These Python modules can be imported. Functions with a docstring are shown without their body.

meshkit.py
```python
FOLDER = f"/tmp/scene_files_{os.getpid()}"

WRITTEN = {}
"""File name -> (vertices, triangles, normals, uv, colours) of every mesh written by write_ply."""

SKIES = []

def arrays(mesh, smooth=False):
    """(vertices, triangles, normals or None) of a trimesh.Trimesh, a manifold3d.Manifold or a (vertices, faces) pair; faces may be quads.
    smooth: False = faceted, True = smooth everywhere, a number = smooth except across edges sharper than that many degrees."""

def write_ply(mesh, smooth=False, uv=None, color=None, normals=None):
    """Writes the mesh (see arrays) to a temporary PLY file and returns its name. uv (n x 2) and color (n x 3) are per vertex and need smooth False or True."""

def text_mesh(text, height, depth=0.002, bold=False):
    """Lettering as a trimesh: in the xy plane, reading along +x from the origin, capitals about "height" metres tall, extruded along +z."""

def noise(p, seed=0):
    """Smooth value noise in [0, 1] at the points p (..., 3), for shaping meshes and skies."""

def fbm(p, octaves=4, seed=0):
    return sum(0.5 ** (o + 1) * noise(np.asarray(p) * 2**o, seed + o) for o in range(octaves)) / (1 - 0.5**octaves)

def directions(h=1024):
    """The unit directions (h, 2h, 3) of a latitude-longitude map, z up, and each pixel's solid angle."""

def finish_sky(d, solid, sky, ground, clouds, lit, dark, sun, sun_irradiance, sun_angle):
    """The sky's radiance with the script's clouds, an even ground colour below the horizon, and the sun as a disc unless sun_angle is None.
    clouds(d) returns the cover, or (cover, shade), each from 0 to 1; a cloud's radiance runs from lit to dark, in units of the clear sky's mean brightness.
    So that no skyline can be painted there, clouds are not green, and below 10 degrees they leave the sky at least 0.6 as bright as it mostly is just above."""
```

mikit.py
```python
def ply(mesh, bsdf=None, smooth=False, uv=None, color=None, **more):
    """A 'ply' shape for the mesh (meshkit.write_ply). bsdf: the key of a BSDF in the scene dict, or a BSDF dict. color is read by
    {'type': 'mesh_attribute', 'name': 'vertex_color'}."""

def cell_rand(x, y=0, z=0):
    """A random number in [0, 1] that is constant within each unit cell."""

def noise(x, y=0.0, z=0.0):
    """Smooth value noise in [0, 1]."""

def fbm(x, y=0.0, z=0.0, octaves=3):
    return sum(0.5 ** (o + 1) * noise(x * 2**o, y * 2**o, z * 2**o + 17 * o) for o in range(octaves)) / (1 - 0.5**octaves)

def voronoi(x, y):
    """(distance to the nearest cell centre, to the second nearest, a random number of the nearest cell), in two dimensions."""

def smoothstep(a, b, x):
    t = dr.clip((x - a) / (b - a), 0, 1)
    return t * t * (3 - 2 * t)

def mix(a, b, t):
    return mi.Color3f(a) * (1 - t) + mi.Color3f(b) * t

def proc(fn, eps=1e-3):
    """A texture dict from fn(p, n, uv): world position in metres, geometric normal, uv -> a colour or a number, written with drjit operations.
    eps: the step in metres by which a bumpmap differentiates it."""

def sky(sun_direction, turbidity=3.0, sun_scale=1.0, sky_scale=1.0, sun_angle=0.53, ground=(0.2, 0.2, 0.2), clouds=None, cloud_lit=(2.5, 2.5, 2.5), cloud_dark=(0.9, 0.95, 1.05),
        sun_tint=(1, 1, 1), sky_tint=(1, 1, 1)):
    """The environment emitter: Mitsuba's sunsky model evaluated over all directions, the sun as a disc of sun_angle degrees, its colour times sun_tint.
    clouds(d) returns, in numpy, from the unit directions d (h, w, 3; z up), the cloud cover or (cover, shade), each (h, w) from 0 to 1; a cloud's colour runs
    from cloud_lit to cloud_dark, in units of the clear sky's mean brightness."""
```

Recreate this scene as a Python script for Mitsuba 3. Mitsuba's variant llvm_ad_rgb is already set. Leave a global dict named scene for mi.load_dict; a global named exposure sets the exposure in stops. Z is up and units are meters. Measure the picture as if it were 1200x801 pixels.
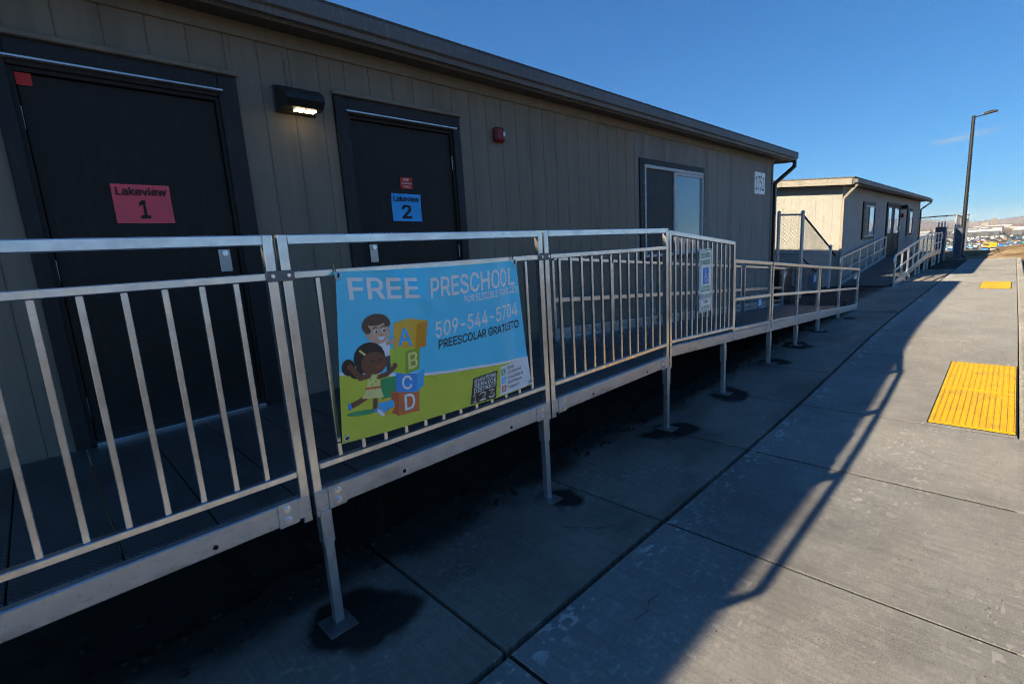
import math, random
import numpy as np, trimesh, mitsuba as mi, drjit as dr
import mikit, meshkit
from mikit import proc, noise, fbm, voronoi, cell_rand, smoothstep, mix
from scipy.spatial import ConvexHull
from shapely import geometry as sg, affinity, union_all

T = mi.ScalarTransform4f
rng = random.Random(7)
nrng = np.random.default_rng(7)
scene, labels = {}, {}

# ------------------------------------------------------------------ camera, sky, exposure
EYE = np.array([0.0, 0.0, 1.6])
yaw, pitch, roll = [math.radians(a) for a in (45.95, -10.25, -3.59)]
fw = np.array([math.cos(yaw) * math.cos(pitch), math.sin(yaw) * math.cos(pitch), math.sin(pitch)])
r0 = np.cross(fw, [0, 0, 1]); r0 /= np.linalg.norm(r0); u0 = np.cross(r0, fw)
up = -r0 * math.sin(roll) + u0 * math.cos(roll)
scene['camera'] = {'type': 'perspective', 'fov': 2 * math.degrees(math.atan(600 / 569.0)), 'fov_axis': 'x',
                   'near_clip': 0.05, 'far_clip': 30000.0,
                   'to_world': T().look_at(origin=EYE.tolist(), target=(EYE + fw).tolist(), up=up.tolist())}
exposure = 3.25


def clouds(d):
    # one thin, broken vapour trail low in the sky ahead
    a = np.array([0.9876, 0.0973, 0.1229]); b = np.array([0.9915, 0.0234, 0.128])
    n = np.cross(a, b); n /= np.linalg.norm(n)
    along = (b - a) / np.linalg.norm(b - a)
    s = (d - a) @ along / np.linalg.norm(b - a)
    off = d @ n
    wob = 0.0012 * np.sin(s * 5.0)
    wid = 0.0022 + 0.0012 * np.clip(s, 0, 1)
    c = np.exp(-((off - wob) / wid) ** 2) * np.clip(s * 4 + 0.4, 0, 1) * np.clip((1.1 - s) * 2.2, 0, 1) * (d[..., 0] > 0.9)
    c = c * (0.5 + 0.7 * meshkit.fbm(d * 160, 3, 4))
    return np.clip(c * 0.55, 0, 1)


scene['sky'] = mikit.sky((-1.75, 0.779, 1.0), turbidity=3, sky_scale=0.33, sky_tint=(0.36, 0.90, 1.50), sun_tint=(0.92, 1.0, 1.07), clouds=clouds,
                         cloud_lit=(2.2, 2.15, 2.05), ground=(0.16, 0.15, 0.14))


# ------------------------------------------------------------------ helpers
def numbered(name):
    if name not in scene and name not in labels and not any(k.startswith(name + '__') for k in scene):
        return name
    i = numbered.last.get(name, 0) + 1
    while True:
        k = f'{name}_{i:03d}'
        if k not in scene and k not in labels:
            numbered.last[name] = i
            return k
        i += 1


numbered.last = {}


def tag(key, label=None, cat=None, group=None, kind=None):
    d = {}
    if label: d['label'] = label
    if cat: d['category'] = cat
    if group: d['group'] = group
    if kind: d['kind'] = kind
    labels[key] = d
    return key


def thing(name, label, cat, group=None):
    return tag(numbered(name), label, cat, group)


def obj(name, mesh, bsdf, parent=None, smooth=False, **kw):
    base = (parent + '__' if parent else '') + name
    key = numbered(base)
    scene[key] = mikit.ply(mesh, bsdf, smooth=smooth, **kw)
    return key


def struct(name, mesh, bsdf, smooth=False, label=None):
    k = obj(name, mesh, bsdf, None, smooth)
    tag(k, label, None, None, 'structure')
    return k


def cat(ms):
    return trimesh.util.concatenate(ms)


def hull(pts):
    pts = np.asarray(pts, float)
    h = ConvexHull(pts)
    m = trimesh.Trimesh(pts, h.simplices, process=True)
    c = pts.mean(0)
    f = m.faces.copy()
    tri = m.vertices[f]
    n = np.cross(tri[:, 1] - tri[:, 0], tri[:, 2] - tri[:, 0])
    bad = ((tri.mean(1) - c) * n).sum(1) < 0
    f[bad] = f[bad][:, ::-1]
    return trimesh.Trimesh(m.vertices, f, process=False)


def box(x0, x1, y0, y1, z0, z1, b=0.0):
    c = np.array([(x0 + x1) / 2, (y0 + y1) / 2, (z0 + z1) / 2]); h = np.abs(np.array([x1 - x0, y1 - y0, z1 - z0])) / 2
    if b <= 0:
        m = trimesh.creation.box(extents=h * 2); m.apply_translation(c); return m
    b = min(b, h.min() * 0.8)
    pts = []
    for sx in (-1, 1):
        for sy in (-1, 1):
            for sz in (-1, 1):
                s = np.array([sx, sy, sz])
                for k in range(3):
                    q = h - b; q[k] = h[k]
                    pts.append(c + s * q)
    return hull(pts)


def frame(p0, p1, upv=(0, 0, 1)):
    p0, p1 = np.asarray(p0, float), np.asarray(p1, float)
    d = p1 - p0; L = np.linalg.norm(d); d = d / L
    u = np.asarray(upv, float); u = u - d * (u @ d)
    if np.linalg.norm(u) < 1e-6: u = np.array([1.0, 0, 0]) - d * d[0]
    u /= np.linalg.norm(u)
    return p0, d, L, np.cross(u, d), u


def bar(p0, p1, w, h, upv=(0, 0, 1), b=0.003):
    """rectangular bar from p0 to p1, w wide across, h along up"""
    p, d, L, s, u = frame(p0, p1, upv)
    m = box(0, L, -w / 2, w / 2, -h / 2, h / 2, b)
    M = np.eye(4); M[:3, 0] = d; M[:3, 1] = s; M[:3, 2] = u; M[:3, 3] = p
    m.apply_transform(M); return m


def tube(pts, r, n=10):
    pts = np.asarray(pts, float)
    P, F = [], []
    t = np.gradient(pts, axis=0); t /= np.linalg.norm(t, axis=1, keepdims=True)
    a = np.array([0, 0, 1.0]) if abs(t[0][2]) < 0.9 else np.array([1.0, 0, 0])
    rr = np.broadcast_to(r, (len(pts),))
    for i, p in enumerate(pts):
        a = a - t[i] * (a @ t[i]); a /= np.linalg.norm(a); b = np.cross(t[i], a)
        ang = np.arange(n) * 2 * np.pi / n
        P.append(p + rr[i] * (np.cos(ang)[:, None] * a + np.sin(ang)[:, None] * b))
    for i in range(len(pts) - 1):
        for j in range(n):
            k = (j + 1) % n
            F += [[i * n + j, i * n + k, (i + 1) * n + k], [i * n + j, (i + 1) * n + k, (i + 1) * n + j]]
    c0, c1 = len(pts) * n, len(pts) * n + 1
    for j in range(n):
        k = (j + 1) % n
        F += [[c0, k, j], [c1, (len(pts) - 1) * n + j, (len(pts) - 1) * n + k]]
    return trimesh.Trimesh(np.vstack(P + [pts[:1], pts[-1:]]), F, process=False)


def cyl(c, axis, r, L, n=12):
    c = np.asarray(c, float); a = np.asarray(axis, float); a = a / np.linalg.norm(a)
    return tube([c - a * L / 2, c + a * L / 2], r, n)


def place(m, right, upv, at):
    """put a mesh lying in the xy plane (reading +x) so that x runs along right, y along upv"""
    r = np.asarray(right, float); u = np.asarray(upv, float); n = np.cross(r, u)
    M = np.eye(4); M[:3, 0] = r; M[:3, 1] = u; M[:3, 2] = n; M[:3, 3] = at
    m = m.copy(); m.apply_transform(M); return m


def text(s, h, w=None, depth=0.0012, bold=True):
    m = meshkit.text_mesh(s, h, depth, bold)
    if w:
        x0, x1 = m.bounds[0][0], m.bounds[1][0]
        m.apply_translation([-x0, 0, 0]); m.apply_scale([w / (x1 - x0), 1, 1])
    return m


def ctext(s, h, cx, cy, w=None, depth=0.0012, bold=True):
    m = text(s, h, w, depth, bold)
    x0, x1 = m.bounds[0][0], m.bounds[1][0]
    m.apply_translation([cx - (x0 + x1) / 2, cy, 0]); return m


def gz(x):
    x = np.asarray(x, float)
    t = np.clip((x - 3.5) / 6.5, 0, 1)
    return 0.16 * t * t * (3 - 2 * t)


def drape(m):
    m = m.copy(); m.vertices[:, 2] += gz(m.vertices[:, 0]); return m


def slabbox(x0, x1, y0, y1, top, thick, b=0.006, n=None):
    """a slab with chamfered top edges that follows the slope of the ground"""
    n = n or max(1, int((x1 - x0) / 0.45))
    xs = np.linspace(x0 + b, x1 - b, n + 1)
    sect = [(y0, -thick), (y0, -b), (y0 + b, 0), (y1 - b, 0), (y1, -b), (y1, -thick)]
    P, F = [], []
    rings = [(x0, [(y0, -thick), (y0, -b), (y0 + b, -b), (y1 - b, -b), (y1, -b), (y1, -thick)])] + [(x, sect) for x in xs] + [(x1, [(y0, -thick), (y0, -b), (y0 + b, -b), (y1 - b, -b), (y1, -b), (y1, -thick)])]
    for x, s in rings:
        for y, z in s: P.append((x, y, top + z + float(gz(x))))
    k = 6
    for i in range(len(rings) - 1):
        for j in range(k - 1):
            a, b2, c, d = i * k + j, i * k + j + 1, (i + 1) * k + j + 1, (i + 1) * k + j
            F += [[a, c, b2], [a, d, c]]
    for i in (0, len(rings) - 1):
        o = i * k; f = [[o, o + 1, o + 2], [o, o + 2, o + 3], [o, o + 3, o + 4], [o, o + 4, o + 5]]
        F += f if i == 0 else [q[::-1] for q in f]
    m = trimesh.Trimesh(P, F, process=False)
    # outward orientation check on the top
    n_ = m.face_normals
    topf = np.abs(n_[:, 2]) > 0.9
    if n_[topf][:, 2].mean() < 0: m.invert()
    return m


def lin(c):
    c = np.asarray(c, float) / 255.0
    return np.where(c <= 0.04045, c / 12.92, ((c + 0.055) / 1.055) ** 2.4).tolist()


def rgb(c):
    return {'type': 'rgb', 'value': [float(v) for v in c]}


def mat(name, c, rough=0.6, two=True, **kw):
    b = {'type': 'principled', 'base_color': proc(c) if callable(c) else rgb(c), 'roughness': rough, 'specular': kw.pop('specular', 0.4), **kw}
    scene[name] = {'type': 'twosided', 'b': b} if two else b
    return name


# ------------------------------------------------------------------ materials
def C(v): return mi.Color3f(float(v[0]), float(v[1]), float(v[2]))


def siding_fn(base, seed, wear=1.0):
    def fn(p, n, uv):
        u = p.x + p.y
        g = fbm(u * 55 + seed, p.z * 1.6, 0.0, 3)
        big = fbm(u * 0.7, p.z * 0.5 + seed, 3.0, 3)
        dirt = smoothstep(0.55, 0.8, fbm(u * 6, p.z * 1.1, seed + 0.0, 3)) * 0.18
        board = cell_rand(dr.floor(u / 0.203), seed)
        return C(base) * (0.91 + wear * (0.22 * (g - 0.5) + 0.2 * (big - 0.5) + 0.10 * (board - 0.5) - dirt))
    return fn


mat('m_siding', siding_fn((0.240, 0.200, 0.148), 1, 0.7), 0.72)
mat('m_siding_grey', siding_fn((0.245, 0.228, 0.200), 2), 0.72)
mat('m_siding_cream', siding_fn((0.315, 0.308, 0.290), 3, 0.35), 0.7)
mat('m_backing', (0.17, 0.14, 0.10), 0.9)


def darkpaint(base, seed):
    def fn(p, n, uv):
        s = fbm(p.x * 2.2, p.y * 2.2 + p.z * 1.4, seed + 0.0, 4)
        sc = smoothstep(0.72, 0.78, noise(p.x * 60, p.z * 14, seed + 2.0)) * 0.25
        return C(base) * (0.78 + 0.45 * s + sc)
    return fn


mat('m_slate', darkpaint((0.022, 0.021, 0.021), 5), 0.55, specular=0.3)
mat('m_door', darkpaint((0.021, 0.0175, 0.0145), 6), 0.55, specular=0.25)
mat('m_black', (0.014, 0.014, 0.015), 0.45)
mat('m_gap', (0.01, 0.01, 0.01), 0.95)
mat('m_fascia', darkpaint((0.12, 0.116, 0.112), 8), 0.55)
mat('m_soffit', darkpaint((0.075, 0.064, 0.053), 9), 0.8)
mat('m_roofing', lambda p, n, uv: C((0.10, 0.095, 0.09)) * (0.6 + 0.8 * fbm(p.x * 40, p.y * 40, 0.0, 3)), 0.9)
mat('m_bronze', darkpaint((0.02, 0.019, 0.018), 12), 0.4)
mat('m_rake', siding_fn((0.26, 0.235, 0.20), 11), 0.7)


def alu_fn(base, seed, stain):
    def fn(p, n, uv):
        g = fbm(p.x * 18 + seed, p.y * 18 + p.z * 7, p.z * 18, 3)
        st = smoothstep(0.60, 0.75, fbm(p.x * 5 + seed, p.z * 9, p.y * 5, 4)) * stain
        sp = smoothstep(0.80, 0.86, noise(p.x * 90, p.y * 90, p.z * 90)) * stain
        return C(base) * (0.80 + 0.28 * g - st * 0.55 - sp * 0.4)
    return fn


def rough_fn(lo, hi, seed):
    return lambda p, n, uv: lo + (hi - lo) * fbm(p.x * 25 + seed, p.y * 25, p.z * 25, 3)


mat('m_aluminium', alu_fn((0.77, 0.785, 0.80), 1, 0.18), proc(rough_fn(0.16, 0.34, 3)), metallic=0.96)
mat('m_aluminium_dull', alu_fn((0.66, 0.675, 0.69), 4, 0.36), proc(rough_fn(0.30, 0.50, 5)), metallic=0.88)
scene['m_deck'] = {'type': 'twosided', 'b': {'type': 'bumpmap', 'arbitrary': proc(lambda p, n, uv: 0.0008 * (0.5 + 0.5 * dr.sin(p.x * (2 * math.pi / 0.019))), 5e-4), 'scale': 1.0,
                   'nested': {'type': 'principled', 'base_color': proc(lambda p, n, uv: C((0.115, 0.112, 0.108)) * (0.55 + 0.45 * smoothstep(0.3, 0.7, 0.5 + 0.5 * dr.sin(p.x * (2 * math.pi / 0.019)) * dr.sin(p.y * (2 * math.pi / 0.030)))) * (0.6 + 0.7 * fbm(p.x * 9, p.y * 3, 1.0, 4))),
                              'roughness': 0.55, 'metallic': 0.35}}}
mat('m_bolt', (0.85, 0.84, 0.83), 0.25, metallic=1.0)
mat('m_plate_grey', alu_fn((0.22, 0.21, 0.21), 8, 0.5), 0.5, metallic=0.5)


def concrete_fn(base, seed, dark=0.0):
    def fn(p, n, uv):
        big = fbm(p.x * 0.9 + seed, p.y * 0.9, 0.0, 4)
        mid = fbm(p.x * 5.0 + seed, p.y * 7.0, 2.0, 4)
        broom = noise(p.x * 140.0, p.y * 7.0, 1.0)
        grit = noise(p.x * 330.0, p.y * 330.0, 2.0)
        slab = cell_rand(dr.floor((p.x + 0.16) / 1.292), dr.floor((p.y + 0.15) / 1.46), seed)
        v = 0.70 + 0.26 * big + 0.17 * (mid - 0.5) + 0.18 * (broom - 0.5) + 0.36 * (grit - 0.5) + 0.10 * (slab - 0.5)
        # pale scrapes and lime flecks, thickest along the wide seam
        near = dr.exp(-dr.square((p.y - 1.24) / 0.07))
        fl = smoothstep(0.60, 0.70, fbm(p.x * 26 + seed, p.y * 34, 5.0, 3)) * (0.1 + 0.9 * near * smoothstep(0.35, 0.6, fbm(p.x * 2.2, p.y * 3, 8.0, 2)))
        fl2 = smoothstep(0.80, 0.83, noise(p.x * 33, p.y * 50, 3.0)) * smoothstep(0.50, 0.7, fbm(p.x * 1.5, p.y * 2.6, 4.0, 3))
        wsp = smoothstep(0.93, 0.95, noise(p.x * 95.0, p.y * 120.0, 15.0)) * smoothstep(0.42, 0.65, fbm(p.x * 2.3, p.y * 2.9, 24.0 + seed, 3))
        patch = smoothstep(0.5, 0.62, fbm(p.x * 3.1 + 2, p.y * 4.4, 27.0 + seed, 5))
        v = v + 0.95 * fl + 0.32 * fl2 + 0.55 * wsp + 0.05 * (patch - 0.4)
        pits = smoothstep(0.955, 0.965, noise(p.x * 75, p.y * 75, 9.0))
        stain = smoothstep(0.58, 0.74, fbm(p.x * 1.3 + 4, p.y * 1.3, 7.0 + seed, 4))
        v = v * (1 - 0.45 * pits) * (1 - 0.16 * stain)
        warm = fbm(p.x * 0.6, p.y * 2.0, 11.0 + seed, 3)
        hx = p.x + 0.35 * (fbm(p.x * 1.7, p.y * 1.7, 31.0 + seed, 4) - 0.5); hy = p.y + 0.35 * (fbm(p.x * 1.7, p.y * 1.7, 37.0, 4) - 0.5)
        c1, c2, c3 = voronoi(hx * 0.42 + seed, hy * 0.42)
        v = v * (1 - 0.16 * smoothstep(0.010, 0.002, c2 - c1) * smoothstep(0.45, 0.6, fbm(p.x * 0.5, p.y * 0.5, 41.0, 2)))
        return mix(C(base), C((base[0] * 1.05, base[1] * 0.985, base[2] * 0.92)), warm) * v * (1.0 - dark)
    return fn


mat('m_concrete', concrete_fn((0.218, 0.220, 0.222), 0), 0.82, specular=0.25)
mat('m_concrete_kerb', concrete_fn((0.24, 0.235, 0.225), 5), 0.85, specular=0.25)


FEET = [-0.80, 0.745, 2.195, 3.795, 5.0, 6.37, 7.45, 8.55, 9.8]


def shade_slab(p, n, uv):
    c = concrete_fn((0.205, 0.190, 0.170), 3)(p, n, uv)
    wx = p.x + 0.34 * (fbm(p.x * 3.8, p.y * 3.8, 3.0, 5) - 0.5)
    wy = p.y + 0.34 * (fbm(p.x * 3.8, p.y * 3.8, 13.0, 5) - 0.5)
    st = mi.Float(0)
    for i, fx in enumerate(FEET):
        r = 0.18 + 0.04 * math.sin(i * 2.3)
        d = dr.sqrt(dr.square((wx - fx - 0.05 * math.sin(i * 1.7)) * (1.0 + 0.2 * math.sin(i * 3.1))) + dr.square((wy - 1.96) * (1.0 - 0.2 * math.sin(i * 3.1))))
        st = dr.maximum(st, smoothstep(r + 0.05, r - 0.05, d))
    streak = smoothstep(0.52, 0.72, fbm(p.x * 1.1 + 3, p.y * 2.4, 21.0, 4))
    inner_dark = smoothstep(2.12, 2.34, p.y + 0.30 * (fbm(p.x * 3.0, p.y * 3.0, 5.0, 5) - 0.5))  # strip darkens unevenly towards its inner edge
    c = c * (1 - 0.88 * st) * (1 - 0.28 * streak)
    return mix(c, C((0.028, 0.024, 0.021)) * (0.5 + fbm(p.x * 22, p.y * 22, 0.0, 3)), inner_dark * 0.92)


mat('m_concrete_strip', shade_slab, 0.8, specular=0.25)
mat('m_damp', lambda p, n, uv: C((0.05, 0.048, 0.046)) * (0.5 + 0.8 * fbm(p.x * 30, p.y * 30, 0.0, 3)), 0.8)
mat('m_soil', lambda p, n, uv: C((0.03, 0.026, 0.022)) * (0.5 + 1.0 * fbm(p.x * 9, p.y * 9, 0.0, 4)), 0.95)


def asphalt_fn(p, n, uv):
    v = 0.7 + 0.5 * fbm(p.x * 60, p.y * 60, 0.0, 3) + 0.5 * (fbm(p.x * 0.8, p.y * 0.8, 3.0, 4) - 0.5)
    a, b, c = voronoi(p.x * 0.35, p.y * 0.55)
    crack = 1 - 0.6 * smoothstep(0.03, 0.0, b - a)
    return C((0.055, 0.054, 0.053)) * v * crack


mat('m_asphalt', asphalt_fn, 0.85)
mat('m_red_paint', lambda p, n, uv: C((0.42, 0.035, 0.03)) * (0.7 + 0.5 * fbm(p.x * 12, p.y * 12, p.z * 12, 3)), 0.6)


def dirt_fn(p, n, uv):
    a = fbm(p.x * 0.9, p.y * 1.6, 0.0, 5); b = fbm(p.x * 7, p.y * 9, 4.0, 3); c = fbm(p.x * 0.012, p.y * 0.012, 6.0, 4)
    near = mix(C((0.11, 0.074, 0.044)), C((0.20, 0.148, 0.092)), smoothstep(0.35, 0.7, a)) * (0.65 + 0.7 * b)
    far = mix(C((0.12, 0.09, 0.065)), C((0.075, 0.062, 0.05)), smoothstep(0.4, 0.6, c)) * (0.8 + 0.4 * fbm(p.x * 0.1, p.y * 0.1, 2.0, 3))
    lot = mix(C((0.07, 0.068, 0.066)), C((0.11, 0.10, 0.09)), smoothstep(0.4, 0.6, c))
    q = mix(near, lot, smoothstep(90.0, 180.0, p.x))
    return mix(q, far, smoothstep(650.0, 1100.0, p.x))


mat('m_dirt', dirt_fn, 0.95, specular=0.1)
mat('m_hill', lambda p, n, uv: mix(C((0.085, 0.066, 0.054)), C((0.14, 0.105, 0.078)), fbm(p.x * 0.004, p.y * 0.004, p.z * 0.02, 4)), 0.95, specular=0.1)
mat('m_yellow', lambda p, n, uv: mix(C((0.60, 0.325, 0.002)), C((0.46, 0.27, 0.012)), smoothstep(0.5, 0.8, fbm(p.x * 5, p.y * 8, 0.0, 4))) * (0.86 + 0.22 * fbm(p.x * 40, p.y * 40, 2.0, 2)) *
    (1 - 0.75 * smoothstep(0.955, 0.965, noise(p.x * 30, p.y * 30, 5.0))), 0.55)
mat('m_white_frame', (0.45, 0.45, 0.45), 0.4)
mat('m_sky_backing', lambda p, n, uv: C((0.15, 0.185, 0.225)) * (0.93 + 0.07 * dr.sin(p.z * 180)), 0.8)  # blue-grey tone stands in for sky reflected in the right pane
scene['m_glass'] = {'type': 'thindielectric', 'int_ior': 1.52}
mat('m_screen', lambda p, n, uv: C((0.03, 0.032, 0.036)) * (0.8 + 0.4 * fbm(p.x * 9, p.z * 9, 0.0, 2)), 0.6)
mat('m_interior', (0.03, 0.03, 0.03), 0.9)
mat('m_steel', (0.42, 0.42, 0.42), 0.32, metallic=1.0)
mat('m_pink', lambda p, n, uv: C((0.96, 0.12, 0.15)) * (0.88 + 0.22 * fbm(p.x * 9, p.z * 9, 1.0, 3)), 0.7)
mat('m_blue_paper', lambda p, n, uv: C((0.06, 0.45, 0.90)) * (0.88 + 0.22 * fbm(p.x * 9, p.z * 9, 1.0, 3)), 0.7)
mat('m_ink', (0.012, 0.011, 0.012), 0.6)
mat('m_red', lambda p, n, uv: C((0.20, 0.010, 0.009)) * (0.8 + 0.35 * fbm(p.x * 25, p.z * 25, 1.0, 3)), 0.4)
mat('m_red_sticker', (0.62, 0.03, 0.02), 0.55)
mat('m_white', (0.75, 0.75, 0.76), 0.5)
mat('m_navy', (0.012, 0.014, 0.03), 0.5)
mat('m_sign_white', lambda p, n, uv: C((0.90, 0.91, 0.88)) * (0.88 + 0.22 * fbm(p.x * 14, p.z * 14, 2.0, 3)), 0.4)
mat('m_sign_green', (0.02, 0.22, 0.07), 0.4)
mat('m_sign_blue', (0.01, 0.20, 0.62), 0.4)
mat('m_galv', lambda p, n, uv: C((0.50, 0.52, 0.54)) * (0.75 + 0.4 * fbm(p.x * 30, p.y * 30, p.z * 30, 2)), 0.45, metallic=0.7)
mat('m_pole', darkpaint((0.011, 0.0115, 0.013), 20), 0.5)
mat('m_cabinet', darkpaint((0.05, 0.065, 0.10), 21), 0.5)
mat('m_rubber', (0.02, 0.02, 0.02), 0.8)
scene['m_led'] = {'type': 'diffuse', 'reflectance': rgb((0.7, 0.7, 0.65))}

# ------------------------------------------------------------------ terrain, road, pavement
def terr(x, y):
    x = np.asarray(x, float)
    z = np.interp(x, [-200, 27.5, 29.3, 33, 37, 42, 60, 140, 220, 9000], [-0.45, -0.3, 0.12, 0.15, 0.19, 0.0, -2.0, -7.0, -9.2, -9.2])
    bump = (meshkit.fbm(np.stack([x * 0.7, y * 0.7, x * 0], -1), 4, 3) - 0.5) * np.clip((x - 29.5) / 3, 0, 1) * 0.35 * np.clip((120 - x) / 60, 0, 1)
    side = np.clip((0.9 - y) / 1.4, 0, 1.6) * np.clip((x - 29.5) / 6, 0, 1) * 0.24 * np.clip((80 - x) / 40, 0, 1)
    return z + bump + side


xs = np.concatenate([np.linspace(-120, 26, 20), np.linspace(27, 44, 80), np.geomspace(45, 320, 60), np.geomspace(340, 9000, 20)])
ys = np.concatenate([-np.geomspace(4, 6000, 40)[::-1], np.linspace(-3.6, 5.6, 48), np.geomspace(6, 6000, 40)])
X, Y = np.meshgrid(xs, ys, indexing='ij')
V = np.stack([X, Y, terr(X, Y)], -1).reshape(-1, 3)
nx, ny = len(xs), len(ys)
I = np.arange(nx * ny).reshape(nx, ny)
F = np.stack([I[:-1, :-1], I[1:, :-1], I[1:, 1:], I[:-1, 1:]], -1).reshape(-1, 4)
struct('terrain', (V, F), 'm_dirt', True, 'dry brown open ground running down to the valley floor')


def sheet(x0, x1, y0, y1, dz, nx_=80, ny_=1):
    xs_ = np.linspace(x0, x1, nx_ + 1); ys_ = np.linspace(y0, y1, ny_ + 1)
    X_, Y_ = np.meshgrid(xs_, ys_, indexing='ij')
    V_ = np.stack([X_, Y_, gz(X_) + dz], -1).reshape(-1, 3)
    I_ = np.arange((nx_ + 1) * (ny_ + 1)).reshape(nx_ + 1, ny_ + 1)
    F_ = np.stack([I_[:-1, :-1], I_[1:, :-1], I_[1:, 1:], I_[:-1, 1:]], -1).reshape(-1, 4)
    return V_, F_


struct('road', sheet(-60, 29.4, -26, -0.25, -0.16), 'm_asphalt', False, 'dark asphalt parking lane past the kerb')
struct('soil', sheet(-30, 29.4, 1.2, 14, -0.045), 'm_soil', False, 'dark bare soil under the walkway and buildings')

# sidewalk slabs, each its own piece
joints = [-9.2, -7.9, -6.6, -5.32, -4.03, -2.74, -1.45, -0.16, 1.13, 2.41, 3.73, 5.02, 6.25, 7.3, 8.45, 9.6, 10.85, 12.1, 13.4, 14.7, 15.4, 17.3, 18.6, 19.9, 21.2, 22.5, 23.8, 25.1, 26.4, 27.7, 29.1]
tag('sidewalk', 'sunlit grey concrete sidewalk of broad jointed slabs', None, None, 'structure')
tag('kerb', 'pale concrete kerb along the sidewalk edge', None, None, 'structure')
tag('pavement', 'shaded concrete strip between the sidewalk and the walkway legs', None, None, 'structure')
ragged = np.random.default_rng(3)
for i in range(len(joints) - 1):
    a, b = joints[i], joints[i + 1]
    g = 0.0075
    for lo, hi in ([(a, b)]):
        obj('slab', slabbox(lo + g, hi - g, -0.30 if hi < 5.1 else -0.145, 1.295, float(ragged.uniform(-0.003, 0.003)), 0.1, 0.003), 'm_concrete', 'sidewalk')
    if i: obj('joint_filler', bar((a, -0.14, float(gz(a)) - 0.0065), (a, 1.29, float(gz(a)) - 0.0065), 0.0146, 0.006, b=0), 'm_gap', 'sidewalk')
for i, (a, b) in enumerate(zip([-9.2, -6.6, -3.8, -1.3, 1.13, 5.02, 7.05, 9.6, 12.4, 15.1, 18.6, 22.5, 25.8], [-6.6, -3.8, -1.3, 1.13, 5.02, 7.05, 9.6, 12.4, 15.1, 18.6, 22.5, 25.8, 29.0])):
    obj('kerbstone', slabbox(a + 0.005, b - 0.005, -0.295 - (0.16 if b < 5.1 else 0), -0.155 - (0.16 if b < 5.1 else 0), 0.004, 0.3, 0.02), 'm_concrete_kerb', 'kerb')
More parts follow.
